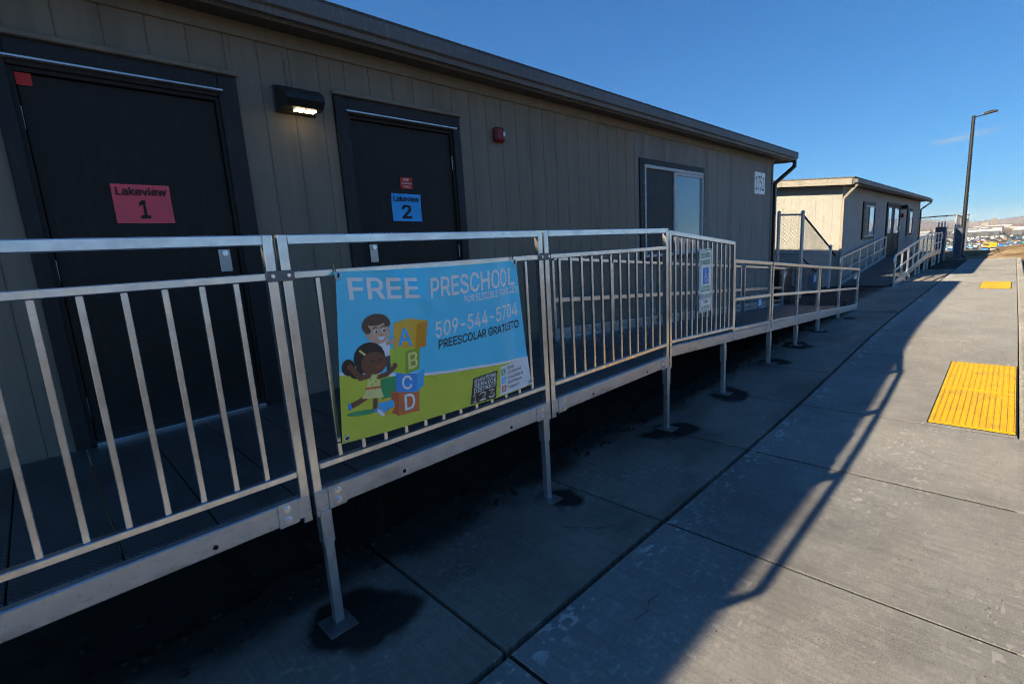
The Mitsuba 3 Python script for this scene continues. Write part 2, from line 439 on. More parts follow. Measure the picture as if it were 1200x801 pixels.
k = obj('painted_face', cat([bar((xx, -0.297, float(gz(xx)) - 0.075), (xx + 0.66, -0.297, float(gz(xx + 0.66)) - 0.075), 0.006, 0.13) for xx in np.arange(10.5, 16.3, 0.66)]), 'm_red_paint', 'kerb')
labels[k] = {'label': 'red painted stretch of kerb face'}
# strip under the walkway: slabs with a ragged inner edge against the soil
edge_rng = np.random.default_rng(11)
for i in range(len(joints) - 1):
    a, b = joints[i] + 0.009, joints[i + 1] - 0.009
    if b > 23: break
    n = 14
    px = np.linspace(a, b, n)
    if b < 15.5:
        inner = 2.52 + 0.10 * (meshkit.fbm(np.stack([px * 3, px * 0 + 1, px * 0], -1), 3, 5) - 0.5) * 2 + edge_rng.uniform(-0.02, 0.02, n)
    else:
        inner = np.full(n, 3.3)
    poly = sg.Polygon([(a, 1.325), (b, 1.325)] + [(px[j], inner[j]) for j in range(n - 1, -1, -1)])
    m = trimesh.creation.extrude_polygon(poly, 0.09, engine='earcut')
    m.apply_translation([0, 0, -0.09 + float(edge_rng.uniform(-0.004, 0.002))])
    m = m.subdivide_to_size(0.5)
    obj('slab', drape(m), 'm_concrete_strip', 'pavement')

# ------------------------------------------------------------------ first building
W = 3.64
b1 = thing('school_building', 'long taupe portable classroom building behind the aluminium walkway', 'building')
X0, X1 = -9.0, 11.35
SOF = 3.187
for q in ((X0, 0.09, -0.04, 3.3), (1.06, 1.92, -0.04, 3.3), (2.94, 6.20, -0.04, 3.3), (8.06, X1 - 0.02, -0.04, 3.3), (0.09, 1.06, -0.04, 0.63), (1.92, 2.94, -0.04, 0.63), (6.20, 8.06, -0.04, 1.40), (0.09, 1.06, 2.70, 3.3), (1.92, 2.94, 2.72, 3.3), (6.20, 8.06, 2.72, 3.3)):
    obj('backing_wall', box(q[0], q[1], W + 0.0045, W + 0.12, q[2], q[3]), 'm_backing', b1)
obj('dark_lining', box(X0 + 0.1, X1 - 0.1, W + 0.14, W + 0.16, 0, 3.2), 'm_interior', b1)
openings = [(0.03, 1.165, 2.837), (1.825, 3.01, 2.847), (6.10, 8.09, 2.765)]
SEAM = 6.0
bw = 0.203
nb = 0
x = SEAM - bw * 73
while x < X1 - 0.02:
    a, b = x + 0.0022, min(x + bw - 0.0022, X1 - 0.045)
    x += bw
    if b < X0 + 0.05 or b - a < 0.03: continue
    a = max(a, X0)
    grey = a > SEAM - 0.01
    segs = []
    pieces = [(a, b, 0.02 if grey else 0.025, SOF)]
    for (o0, o1, zt) in openings:
        new = []
        for (p0, p1, z0, z1) in pieces:
            if p1 <= o0 or p0 >= o1: new.append((p0, p1, z0, z1)); continue
            if p0 < o0 - 0.012: new.append((p0, o0, z0, z1))
            if p1 > o1 + 0.012: new.append((o1, p1, z0, z1))
            c0, c1 = max(p0, o0), min(p1, o1)
            new.append((c0, c1, zt, z1))
            zb = 1.38 if o0 > 5 else 0.62
            new.append((c0, c1, z0, zb))
        pieces = new
    for (p0, p1, z0, z1) in pieces:
        if p1 - p0 > 0.01 and z1 > z0:
            obj('siding_board', box(p0, p1, W - (0.004 if grey else 0.0), W + 0.012, z0, z1, 0.003), 'm_siding_grey' if grey else 'm_siding', b1)
obj('corner_trim', box(X1 - 0.045, X1 + 0.018, W - 0.018, W + 0.09, 0.0, SOF, 0.004), 'm_siding_grey', b1)
obj('end_wall', box(X1 - 0.03, X1, W + 0.09, 12.3, -0.04, 3.3), 'm_siding', b1)
obj('near_wall', box(X0, X0 + 0.03, W + 0.12, 12.3, -0.04, 3.3), 'm_siding', b1)
obj('back_wall', box(X0, X1, 12.3, 12.4, -0.04, 3.3), 'm_siding', b1)
obj('soffit', box(X0 - 0.3, X1 + 0.55, 3.44, W - 0.002, SOF - 0.005, SOF + 0.012), 'm_soffit', b1)
obj('frieze_board', box(X0, X1 - 0.03, W - 0.02, W - 0.005, SOF - 0.10, SOF - 0.008, 0.003), 'm_siding', b1)
obj('fascia', box(X0 - 0.3, X1 + 0.58, 3.419, 3.438, 3.15, 3.31, 0.003), 'm_fascia', b1)
# K-style gutter profile along the eave
gp = np.array([(3.418, 3.172), (3.365, 3.160), (3.358, 3.196), (3.330, 3.206), (3.328, 3.292), (3.336, 3.306), (3.348, 3.306), (3.348, 3.296), (3.418, 3.296)])


def extr_x(prof, x0, x1):
    pl = sg.Polygon(prof)
    m = trimesh.creation.extrude_polygon(pl, x1 - x0, engine='earcut')
    v = m.vertices.copy()
    m.vertices = np.stack([v[:, 2] + x0, v[:, 0], v[:, 1]], -1)
    m.fix_normals()
    return m


g_ = obj('gutter', extr_x(gp, X0 - 0.3, X1 + 0.60), 'm_fascia', b1)
rf = obj('roof', extr_x([(3.345, 3.312), (8.0, 3.60), (12.7, 3.312), (12.7, 3.35), (8.0, 3.64), (3.338, 3.326)], X0 - 0.3, X1 + 0.62), 'm_roofing', b1)
obj('rake_board', extr_x([(3.44, 3.14), (3.44, 3.30), (8.0, 3.588), (12.68, 3.30), (12.68, 3.14), (8.0, 3.43)], X1 + 0.565, X1 + 0.595), 'm_rake', b1)
obj('gable_wall', extr_x([(3.66, 3.19), (12.3, 3.19), (8.0, 3.55)], X1 - 0.028, X1 - 0.002), 'm_siding', b1)
obj('rake_soffit', extr_x([(3.46, 3.19), (8.0, 3.47), (12.66, 3.19), (12.66, 3.202), (8.0, 3.483), (3.46, 3.202)], X1 + 0.001, X1 + 0.56), 'm_rake', b1)
obj('downspout', cat([bar((11.87, 3.375, 3.165), (11.87, 3.375, 3.02), 0.06, 0.075, (1, 0, 0)), bar((11.87, 3.375, 3.045), (11.42, 3.60, 2.71), 0.06, 0.075, (1, 0, 0)), bar((11.42, 3.605, 2.74), (11.42, 3.605, 0.3), 0.06, 0.075, (1, 0, 0))]), 'm_bronze', b1)


def door(x0, x1, zt, hinge_left, tx0, tx1, tzt, drip):
    zb = 0.672
    d = obj('door', box(x0 + 0.004, x1 - 0.004, W + 0.015, W + 0.055, zb + 0.012, zt - 0.005, 0.003), 'm_door', b1)
    # casing: two jambs and a head, butted
    obj('casing', box(tx0, x0 - 0.022, W - 0.026, W + 0.02, 0.64, tzt, 0.004), 'm_slate', d)
    obj('casing', box(x1 + 0.022, tx1, W - 0.026, W + 0.02, 0.64, tzt, 0.004), 'm_slate', d)
    obj('casing', box(x0 - 0.022, x1 + 0.022, W - 0.024, W + 0.02, zt + 0.022, tzt, 0.004), 'm_slate', d)
    obj('head_flashing', box(tx0 - 0.012, tx1 + 0.012, W - 0.05, W - 0.002, tzt + 0.002, tzt + 0.03, 0.004), 'm_siding', d)
    obj('jamb', cat([box(x0 - 0.022, x0, W - 0.008, W + 0.09, 0.66, zt + 0.02), box(x1, x1 + 0.022, W - 0.008, W + 0.09, 0.66, zt + 0.02), box(x0, x1, W - 0.008, W + 0.09, zt, zt + 0.02)]), 'm_door', d)
    obj('drip_cap', box(x0 - 0.05, x1 + 0.04, W - 0.062, W - 0.024, drip, drip + 0.016, 0.004), 'm_aluminium_dull', d)
    obj('threshold', box(x0 - 0.002, x1 + 0.004, W - 0.07, W + 0.05, zb - 0.022, zb + 0.011, 0.004), 'm_aluminium', d)
    hx = x0 - 0.004 if hinge_left else x1 + 0.004
    for zc in (2.445, 1.66, 0.888):
        obj('hinge', cyl((hx, W + 0.002, zc), (0, 0, 1), 0.008, 0.115, 10), 'm_steel', d, 40)
    lx = x1 - 0.085 if hinge_left else x0 + 0.085
    h = obj('lock_plate', box(lx - 0.035, lx + 0.035, W + 0.006, W + 0.0148, 1.60, 1.749, 0.003), 'm_steel', d)
    obj('keyhole', cyl((lx, W + 0.002, 1.72), (0, 1, 0), 0.018, 0.02, 14), 'm_bolt', h, 40)
    return d


d1 = door(0.119, 1.031, 2.672, True, 0.03, 1.165, 2.827, 2.718)
labels[d1] = {'label': 'dark slate door on the left with pink sheet'}
d2 = door(1.949, 2.908, 2.692, False, 1.825, 3.01, 2.837, 2.723)
labels[d2] = {'label': 'dark slate door on the right with blue sheet'}

# sliding window
w1 = obj('window', box(6.217, 8.042, W - 0.03, W + 0.05, 2.646, 2.692, 0.004), 'm_white_frame', b1)
for q in ((6.217, 8.042, 1.43, 1.47), (6.217, 6.254, 1.47, 2.646), (8.005, 8.042, 1.47, 2.646)):
    obj('frame', box(q[0], q[1], W - 0.03, W + 0.05, q[2], q[3], 0.004), 'm_white_frame', w1)
for q in ((6.10, 8.09, 2.694, 2.768), (6.10, 6.215, 1.36, 2.692), (8.044, 8.09, 1.36, 2.692), (6.217, 8.042, 1.36, 1.428)):
    obj('casing', box(q[0], q[1], W - 0.025, W + 0.02, q[2], q[3], 0.004), 'm_slate', w1)
for q in ((7.073, 7.14, 1.47, 2.646), (7.14, 8.005, 2.605, 2.646), (7.14, 8.005, 1.47, 1.51)):
    obj('sash_frame', box(q[0], q[1], W - 0.02, W + 0.03, q[2], q[3], 0.004), 'm_white_frame', w1)
obj('insect_screen', box(6.254, 7.073, W + 0.000, W + 0.006, 1.47, 2.646), 'm_screen', w1)
obj('pane', (np.array([(7.14, W - 0.002, 1.51), (8.005, W - 0.002, 1.51), (8.005, W - 0.002, 2.605), (7.14, W - 0.002, 2.605)]), np.array([[0, 1, 2, 3]])), 'm_glass', w1)
obj('sky_backing', box(7.11, 8.02, W + 0.0, W + 0.006, 1.46, 2.66), 'm_sky_backing', w1)  # sheet added behind the glass, its colour painted as reflected sky

# wall light
wl = thing('wall_light', 'dark bronze wall light glowing between the two doors', 'wall light')
hp = [(0, 2.82), (0.0, 2.675), (0.10, 2.662), (0.165, 2.667), (0.205, 2.71), (0.197, 2.748), (0.13, 2.795), (0.05, 2.82)]
m = trimesh.creation.extrude_polygon(sg.Polygon(hp).buffer(-0.006).buffer(0.006), 0.26, engine='earcut')
v = m.vertices.copy(); m.vertices = np.stack([1.405 + v[:, 2], W - 0.003 - v[:, 0], v[:, 1]], -1); m.fix_normals()
hs = obj('housing', m, 'm_bronze', wl, 35)
obj('wall_plate', box(1.395, 1.675, W - 0.022, W - 0.001, 2.655, 2.832, 0.006), 'm_bronze', wl)
obj('conduit', cyl((1.50, W - 0.006, 2.92), (0, 0, 1), 0.004, 0.17, 8), 'm_siding', wl, True)
for xx in (1.485, 1.56):
    k = obj('lens', box(xx, xx + 0.06, W - 0.155, W - 0.095, 2.652, 2.6605), 'm_led', wl)
    scene[k]['emitter'] = {'type': 'area', 'radiance': rgb((0.65, 0.5, 0.28))}

# fire alarm strobe
st = thing('alarm_strobe', 'red fire alarm horn strobe on the wall right of the doors', 'alarm')
obj('body', box(3.425, 3.552, W - 0.065, W - 0.001, 2.675, 2.812, 0.02), 'm_red', st)
obj('flash_lens', box(3.505, 3.535, W - 0.085, W - 0.064, 2.725, 2.768, 0.008), 'm_white', st)
obj('grille', box(3.433, 3.49, W - 0.076, W - 0.069, 2.70, 2.79, 0.002), 'm_red', st)

# house number
ns = thing('number_sign', 'pale square house number sign reading 1751 near the building corner', 'sign')
obj('plate', box(10.33, 10.887, W - 0.016, W - 0.0045, 2.466, 2.878, 0.002), 'm_sign_white', ns)
obj('digits', place(ctext('1751', 0.27, 0.278, 0.070, 0.46, 0.0012, False), (1, 0, 0), (0, 0, 1), (10.33, W - 0.0162, 2.466)), 'm_navy', ns)


def paper(name, label, x0, x1, z0, z1, bs, lines, cat_='sign', tilt=0.0, ink='m_ink', y=None):
    y = W + 0.0145 if y is None else y
    t = thing(name, label, cat_)
    w, h = x1 - x0, z1 - z0
    # a sheet with a slight curl
    n = 8
    gx, gy = np.meshgrid(np.linspace(0, w, n + 1), np.linspace(0, h, n + 1), indexing='ij')
    curl = 0.003 + 0.006 * ((gx / w - 0.5) ** 2 * 4) * ((gy / h - 0.5) ** 2 * 4)
    c, s = math.cos(tilt), math.sin(tilt)

    def to(xx, zz, off):
        return np.stack([x0 + c * xx - s * zz, np.full_like(xx, 0.0) + y - off, z0 + s * xx + c * zz], -1)
    P = to(gx, gy, curl).reshape(-1, 3)
    I_ = np.arange((n + 1) ** 2).reshape(n + 1, n + 1)
    F_ = np.stack([I_[:-1, :-1], I_[1:, :-1], I_[1:, 1:], I_[:-1, 1:]], -1).reshape(-1, 4)
    obj('sheet', (P, F_), bs, t, True)
    for (txt, hh, cx, cz, ww) in lines:
        m = ctext(txt, hh, cx * w, cz * h, ww * w, 0.0006)
        vv = m.vertices
        m.vertices = to(vv[:, 0], vv[:, 1], 0.0075 + vv[:, 2])
        m.fix_normals()
        obj('lettering', m, ink, t)
    return t


paper('door_sign', 'pink paper sheet reading Lakeview 1 on the left door', 0.418, 0.701, 1.914, 2.136, 'm_pink', [('Lakeview', 0.042, 0.5, 0.73, 0.86), ('1', 0.10, 0.5, 0.14, 0.17)])
paper('door_sign', 'blue paper sheet reading Lakeview 2 on the right door', 2.242, 2.531, 1.93, 2.156, 'm_blue_paper', [('Lakeview', 0.042, 0.5, 0.73, 0.86), ('2', 0.105, 0.48, 0.12, 0.32)], tilt=-0.012)
paper('fire_sticker', 'small red sticker reading fire extinguisher inside above the blue sheet', 2.345, 2.464, 2.195, 2.288, 'm_red_sticker', [('FIRE', 0.018, 0.48, 0.70, 0.5), ('EXTINGUISHER', 0.010, 0.5, 0.42, 0.88), ('INSIDE', 0.012, 0.5, 0.14, 0.5)], 'sticker', ink='m_white')
paper('door_tag', 'small blank orange red sticker at the top corner of the left door', 0.122, 0.184, 2.608, 2.670, 'm_red_sticker', [], 'sticker')
mat('m_flake', (0.6, 0.6, 0.6), 0.6)

# ------------------------------------------------------------------ aluminium walkway and ramp
RY = 2.0          # outer face of the guard
DK = 0.66
rp = thing('walkway', 'long aluminium walkway and ramp with picket guard along the taupe building', 'ramp')
# deck planks across the walkway
x = -3.0
px0 = 0.07 - 0.287 * 12
for i in range(60):
    a = px0 + 0.287 * i
    if a > 3.80: break
    if a < -0.87: continue
    obj('deck_plank', box(a + 0.003, min(a + 0.284, 3.82), RY + 0.045, W - 0.03, DK - 0.035, DK - 0.003, 0.003), 'm_deck', rp)


def ramp_z(xx): return 0.655 - (xx - 3.83) * 0.0667


for i in range(40):
    a = 3.835 + 0.287 * i
    if a > 11.1: break
    z0_ = max(ramp_z(a), float(gz(a)) + 0.03); z1_ = max(ramp_z(a + 0.284), float(gz(a + 0.284)) + 0.03)
    obj('deck_plank', bar((a + 0.002, (RY + W) / 2, z0_ - 0.02), (a + 0.285, (RY + W) / 2, z1_ - 0.02), W - RY - 0.10, 0.032), 'm_deck', rp)
# longitudinal side beams
secs = [(-0.855, 0.69), (0.71, 2.245), (2.265, 3.80)]
for (a, b) in secs:
    bm = obj('side_beam', box(a, b, RY, RY + 0.042, 0.560, 0.655, 0.005), 'm_aluminium_dull', rp)
    for q in (0.24, 0.72):
        obj('hole', cyl((a + (b - a) * q + 0.07, RY - 0.0005, 0.590), (0, 1, 0), 0.009, 0.004, 10), 'm_gap', bm)
    obj('side_beam', box(a, b, W - 0.05, W - 0.035, 0.560, 0.655, 0.004), 'm_aluminium_dull', rp)
    for q in (0.1, 0.9):
        pass
    for e, s in ((a, 1), (b, -1)):
        pl = obj('end_plate', box(e + (0.055 if s > 0 else -0.135), e + (0.135 if s > 0 else -0.055), RY - 0.0065, RY - 0.0005, 0.556, 0.659, 0.002), 'm_aluminium_dull', rp)
        for zz in (0.632, 0.585):
            bx = e + s * 0.098
            obj('bolt', cat([cyl((bx, RY - 0.009, zz), (0, 1, 0), 0.015, 0.005, 12), cyl((bx, RY - 0.015, zz), (0, 1, 0), 0.010, 0.010, 6)]), 'm_bolt', pl)
    for cx in np.linspace(a + 0.3, b - 0.3, 3):
        obj('joist', box(cx - 0.02, cx + 0.02, RY + 0.045, W - 0.055, 0.57, 0.622), 'm_aluminium_dull', rp)


def panel(x0, x1, top, mid, bot, stile_bot0, stile_bot1, bals, mitre=True, y=RY, midrail=True, w=0.038):
    """guard panel: top(x), mid(x), bot(x) give the centre heights of its rails"""
    g = obj('guard_panel', bar((x0, y + 0.02, stile_bot0), (x0, y + 0.02, top(x0) + 0.020), 0.036, w, (1, 0, 0)), 'm_aluminium', rp)
    obj('stile', bar((x1, y + 0.02, stile_bot1), (x1, y + 0.02, top(x1) + 0.020), 0.036, w, (1, 0, 0)), 'm_aluminium', g)
    h = w / 2 + 0.0012
    obj('top_rail', bar((x0 + h, y + 0.016, top(x0 + h)), (x1 - h, y + 0.016, top(x1 - h)), 0.032, 0.040, b=0.004), 'm_aluminium', g)
    if midrail:
        obj('mid_rail', bar((x0 + h, y + 0.018, mid(x0 + h)), (x1 - h, y + 0.018, mid(x1 - h)), 0.034, 0.029), 'm_aluminium', g)
    obj('bottom_rail', bar((x0 + h, y + 0.018, bot(x0 + h)), (x1 - h, y + 0.018, bot(x1 - h)), 0.034, 0.027), 'm_aluminium', g)
    for bx in bals:
        t_ = (mid(bx) - 0.0155) if midrail else top(bx) - 0.021
        obj('baluster', bar((bx, y + 0.019, bot(bx) + 0.0145), (bx, y + 0.019, t_), 0.019, 0.019, (1, 0, 0), 0.002), 'm_aluminium', g)
    return g


lt, lm, lb = (lambda x: 1.709), (lambda x: 1.570), (lambda x: 0.757)
panel(-0.845, 0.672, lt, lm, lb, 0.535, 0.535, -0.01 + 0.1105 * np.arange(-7, 6))
panel(0.727, 2.228, lt, lm, lb, 0.535, 0.535, 0.850 + 0.1136 * np.arange(0, 12))
panel(2.282, 3.790, lt, lm, lb, 0.535, 0.535, 2.41 + 0.1147 * np.arange(0, 12))
# sloped picket panel at the head of the ramp
st_ = lambda x: 1.693 - (x - 3.83) * 0.093
sb_ = lambda x: 0.768 - (x - 3.83) * 0.058
panel(3.845, 5.205, st_, st_, sb_, 0.535, 0.66, 3.845 + 0.1046 * np.arange(1, 13), midrail=False, w=0.030)
for xx, zz in ((0.699, 1.572), (2.255, 1.572)):
    sp = obj('splice_plate', box(xx - 0.053, xx + 0.053, RY - 0.0085, RY - 0.0005, zz - 0.022, zz + 0.02, 0.002), 'm_plate_grey', rp)
    for dx in (-0.03, 0.03):
        obj('screw', cyl((xx + dx, RY - 0.010, zz), (0, 1, 0), 0.0075, 0.006, 8), 'm_bolt', sp)
# legs with telescoping inner tube, foot plate
for lx, zt in ((-0.80, 0.56), (0.745, 0.56), (2.195, 0.56), (3.795, 0.56), (5.0, 0.53), (6.37, 0.44), (7.45, 0.37), (8.55, 0.29), (9.8, 0.24)):
    gy = float(gz(lx))
    lg = obj('leg', bar((lx, RY - 0.002 + 0.022, gy + 0.006), (lx, RY - 0.002 + 0.022, zt + 0.08), 0.040, 0.040, (1, 0, 0)), 'm_aluminium_dull', rp)
    obj('sleeve', bar((lx, RY + 0.022, zt - min(0.16, zt - gy - 0.05)), (lx, RY + 0.022, zt - 0.003), 0.052, 0.052, (1, 0, 0)), 'm_aluminium_dull', lg)
    obj('foot_plate', box(lx - 0.075, lx + 0.055, RY - 0.065, RY + 0.075, gy + 0.0005, gy + 0.008), 'm_plate_grey', lg)
    obj('leg', bar((lx, W - 0.08, gy - 0.04), (lx, W - 0.08, zt), 0.045, 0.045, (1, 0, 0)), 'm_aluminium_dull', rp)
# ramp stringers
for (a, b) in ((3.86, 5.19), (5.21, 6.36), (6.40, 8.50), (8.54, 11.2)):
    f = lambda x: 0.635 - 0.0667 * (x - 3.9) + 0.046
    obj('side_beam', bar((a, RY + 0.02, f(a)), (b, RY + 0.02, f(b)), 0.04, 0.092), 'm_aluminium_dull', rp)
    obj('side_beam', bar((a, W - 0.12, f(a)), (b, W - 0.12, f(b)), 0.04, 0.092), 'm_aluminium_dull', rp)


def line(p): return lambda x: float(np.interp(x, [q[0] for q in p], [q[1] for q in p]))


rt = line([(5.2, 1.385), (6.28, 1.30), (8.4, 1.125), (11.25, 0.905)])
rm = line([(5.2, 0.985), (6.3, 0.92), (8.46, 0.755), (11.1, 0.55)])
rb = line([(5.2, 0.665), (6.35, 0.585), (8.52, 0.425), (11.1, 0.225)])
for (a, b, mids) in ((5.235, 6.335, []), (6.42, 8.45, [7.44]), (8.53, 11.22, [9.8])):
    g = obj('handrail_section', bar((a, RY + 0.02, rb(a) - 0.12), (a, RY + 0.02, rt(a) - 0.02), 0.032, 0.034, (1, 0, 0)), 'm_aluminium', rp)
    obj('post', bar((b, RY + 0.02, rb(b) - 0.10), (b, RY + 0.02, rt(b) - 0.02), 0.032, 0.034, (1, 0, 0)), 'm_aluminium', g)
    obj('top_rail', bar((a - 0.02, RY + 0.02, rt(a - 0.02)), (b + 0.02, RY + 0.02, rt(b + 0.02)), 0.042, 0.038), 'm_aluminium', g)
    for f in (rm, rb):
        obj('lower_rail', bar((a + 0.018, RY + 0.018, f(a + 0.018)), (b - 0.018, RY + 0.018, f(b - 0.018)), 0.032, 0.034), 'm_aluminium', g)
    for q in mids:
        obj('post', bar((q, RY + 0.022, rb(q) - 0.15), (q, RY + 0.022, rt(q) - 0.021), 0.034, 0.034, (1, 0, 0)), 'm_aluminium', g)


def loop_end(x, y, z, r=0.09, out=0.16, rad=0.018):
    a = np.linspace(0, np.pi, 12)
    return tube([(x - 0.05, y, z)] + [(x + out * math.sin(t), y, z - r + r * math.cos(t)) for t in a] + [(x - 0.02, y, z - 2 * r)], rad, 10)


obj('handrail_loop', loop_end(11.22, RY + 0.075, rt(11.2) + 0.0), 'm_aluminium', rp, 40)
# wall-side rail of the ramp
wt = line([(3.9, 1.53), (11.6, 0.93)]); wm = line([(3.9, 1.09), (11.6, 0.52)]); wk = line([(3.9, 0.755), (11.6, 0.25)]); wk2 = line([(3.9, 0.67), (11.6, 0.17)])
wq = (3.95, 5.05, 6.15, 7.5, 9.12, 9.3, 11.5)
wr = obj('wall_side_rail', bar((3.95, 3.40, wk2(3.95) - 0.06), (3.95, 3.40, wt(3.95) - 0.019), 0.034, 0.034, (1, 0, 0)), 'm_aluminium', rp)
for q in wq[1:]:
    obj('post', bar((q, 3.40, wk2(q) - 0.06), (q, 3.40, wt(q) - 0.019), 0.034, 0.034, (1, 0, 0)), 'm_aluminium', wr)
for f, hh in ((wt, 0.036), (wm, 0.05), (wk, 0.05), (wk2, 0.045)):
    for a, b in zip((3.95, 5.05, 6.15, 7.5, 9.3), (5.05, 6.15, 7.5, 9.12, 11.5)):
        obj('rail', bar((a + 0.018, 3.398, f(a + 0.018)), (b - 0.018, 3.398, f(b - 0.018)), 0.03, hh), 'm_aluminium', wr)
obj('rail_loop', loop_end(11.5, 3.40, wt(11.5), 0.10, 0.15), 'm_aluminium', wr, 40)

# loose gravel on the soil under the walkway, and grit on the concrete
peb = trimesh.creation.icosahedron()
gr, gt = [], []
g_rng = np.random.default_rng(21)
for i in range(1500):
    x_, y_ = g_rng.uniform(-2.5, 12.5), 2.22 + abs(g_rng.normal(0, 0.55))
    if y_ > 3.6: continue
    m = peb.copy(); m.vertices = m.vertices * g_rng.uniform(0.006, 0.022) * g_rng.uniform(0.6, 1.2, 3) + [x_, y_, float(gz(x_)) + (-0.04 if y_ > 2.52 else 0.004)]
    gr.append(m)
for i in range(420):
    x_ = 0.4 + 9 * g_rng.random() ** 1.5
    y_ = g_rng.choice([g_rng.uniform(-0.12, 2.1), 1.31 + g_rng.normal(0, 0.05), -0.1 + abs(g_rng.normal(0, 0.06))])
    m = peb.copy(); m.vertices = m.vertices * g_rng.uniform(0.0015, 0.0048) * g_rng.uniform(0.6, 1.2, 3) + [x_, y_, float(gz(x_)) + 0.003]
    gt.append(m)
mat('m_gravel', lambda p, n, uv: C((0.018, 0.016, 0.014)) * (0.5 + 1.0 * noise(p.x * 30, p.y * 30, 0.0)), 0.9)
mat('m_grit', lambda p, n, uv: C((0.26, 0.24, 0.21)) * (0.3 + 1.3 * noise(p.x * 20, p.y * 20, 0.0)), 0.9)
tag(obj('gravel', cat(gr), 'm_gravel'), 'loose dark gravel scattered on the soil under the walkway', 'gravel', None, 'stuff')
tag(obj('grit', cat(gt), 'm_grit'), 'scattered grit and pebbles on the concrete', 'grit', None, 'stuff')
mat('m_twig', (0.12, 0.085, 0.055), 0.9)
for lab, pts in (('thin dry twig lying on the shaded slab beside the long seam', [(1.98, 1.72, 0.008), (2.05, 1.62, 0.014), (2.10, 1.55, 0.008), (2.19, 1.50, 0.006)]), ('curled dry stem lying on the sidewalk slab right of the seam', [(1.62, 1.02, 0.008), (1.70, 1.00, 0.012), (1.76, 1.03, 0.01), (1.83, 1.02, 0.006)])):
    tag(obj('twig', tube(pts, 0.0019, 5), 'm_twig', None, True), lab, 'twig')

# ------------------------------------------------------------------ banner
def art_surf(x, z, off):
    """outer surface of the hung banner at art position (x, z): soft folds, tighter ones near its right end"""
    x = np.asarray(x, float); z = np.asarray(z, float)
    u = (x - 0.86) / 1.16; v = (z - 0.82) / 0.75
    y = 1.972 - 0.006 * np.sin(u * 9.0 + v * 2.0) - 0.010 * np.sin(np.pi * u) * np.sin(np.pi * v)
    fold = np.exp(-((u - 0.90 - 0.04 * (1 - v)) / 0.045) ** 2) * np.clip(v * 1.3, 0, 1)
    y = y + 0.016 * fold - 0.010 * np.exp(-((u - 0.80 - 0.05 * (1 - v)) / 0.05) ** 2) * v
    diag = np.exp(-((u * 1.2 + v - 1.28) / 0.05) ** 2) * np.exp(-((u - 0.25) / 0.2) ** 2)
    y = y - 0.012 * diag - 0.010 * np.exp(-((u - 0.46 + 0.3 * (1 - v)) / 0.05) ** 2) * v
    return np.stack([x, np.minimum(y, 1.9925) - off, z], -1)


def lay(poly_or_mesh, off, maxedge=0.03):
    m = poly_or_mesh
    if not isinstance(m, trimesh.Trimesh):
        v_, f_ = trimesh.creation.triangulate_polygon(m, engine='earcut')
        m = trimesh.Trimesh(np.c_[v_, np.zeros(len(v_))], f_, process=False)
    m = m.subdivide_to_size(maxedge)
    m.vertices = art_surf(m.vertices[:, 0], m.vertices[:, 1], off)
    if m.face_normals[:, 1].mean() > 0: m.invert()
    return m


def vinyl(name, c, seed=0.0):
    scene[name] = {'type': 'twosided', 'b': {'type': 'principled', 'base_color': proc(lambda p, n, uv: C(c) * (0.92 + 0.12 * fbm(p.x * 6 + seed, p.z * 6, 1.0, 3))), 'roughness': 0.3, 'specular': 0.5, 'clearcoat': 1.0, 'clearcoat_gloss': 0.85}}
    return name


vinyl('v_sky', (0.09, 0.7, 0.97)); vinyl('v_green', (0.66, 0.68, 0.055)); vinyl('v_white', (0.93, 0.91, 0.9)); vinyl('v_black', (0.012, 0.012, 0.014))
vinyl('v_orange', (0.92, 0.5, 0.03)); vinyl('v_orange2', (0.78, 0.32, 0.015)); vinyl('v_lime', (0.55, 0.7, 0.05)); vinyl('v_lime2', (0.32, 0.48, 0.03)); vinyl('v_blue', (0.03, 0.32, 0.8)); vinyl('v_blue2', (0.05, 0.48, 0.88))
vinyl('v_brick', (0.78, 0.17, 0.05)); vinyl('v_brick2', (0.58, 0.1, 0.03)); vinyl('v_leaf', (0.03, 0.36, 0.12)); vinyl('v_skin', (0.8, 0.46, 0.3)); vinyl('v_skin_dark', (0.2, 0.066, 0.034)); vinyl('v_hair', (0.1, 0.045, 0.025)); vinyl('v_hair_black', (0.012, 0.010, 0.010))
vinyl('v_yellow', (0.92, 0.8, 0.28)); vinyl('v_grey', (0.06, 0.065, 0.09)); vinyl('v_pink', (0.62, 0.12, 0.12))
bn = thing('banner', 'blue and green vinyl banner reading free preschool tied to the walkway guard', 'banner')
outline = sg.Polygon([(0.909, 1.571), (1.10, 1.566), (1.40, 1.560), (1.70, 1.558), (1.985, 1.563), (1.999, 1.35), (2.022, 1.05), (2.050, 0.82), (1.75, 0.808), (1.45, 0.812), (1.10, 0.824), (0.846, 0.835), (0.866, 1.10), (0.888, 1.35)])
hill = [(0.80, 1.142), (0.872, 1.142), (1.072, 1.096), (1.305, 1.047), (1.428, 1.031), (1.545, 1.022), (1.744, 1.006), (1.903, 0.998), (2.1, 0.986)]
green = outline.intersection(sg.Polygon(hill + [(2.1, 0.7), (0.8, 0.7)]))
sky_ = outline.difference(green)
bl = obj('vinyl_sheet', cat([lay(sky_, 0.0, 0.02)]), 'v_sky', bn, True)
obj('grass_print', lay(green, 0.0, 0.02), 'v_green', bn, True)
obj('hill_line_print', lay(sg.LineString(hill).buffer(0.007).intersection(outline), 0.0008), 'v_white', bn, True)


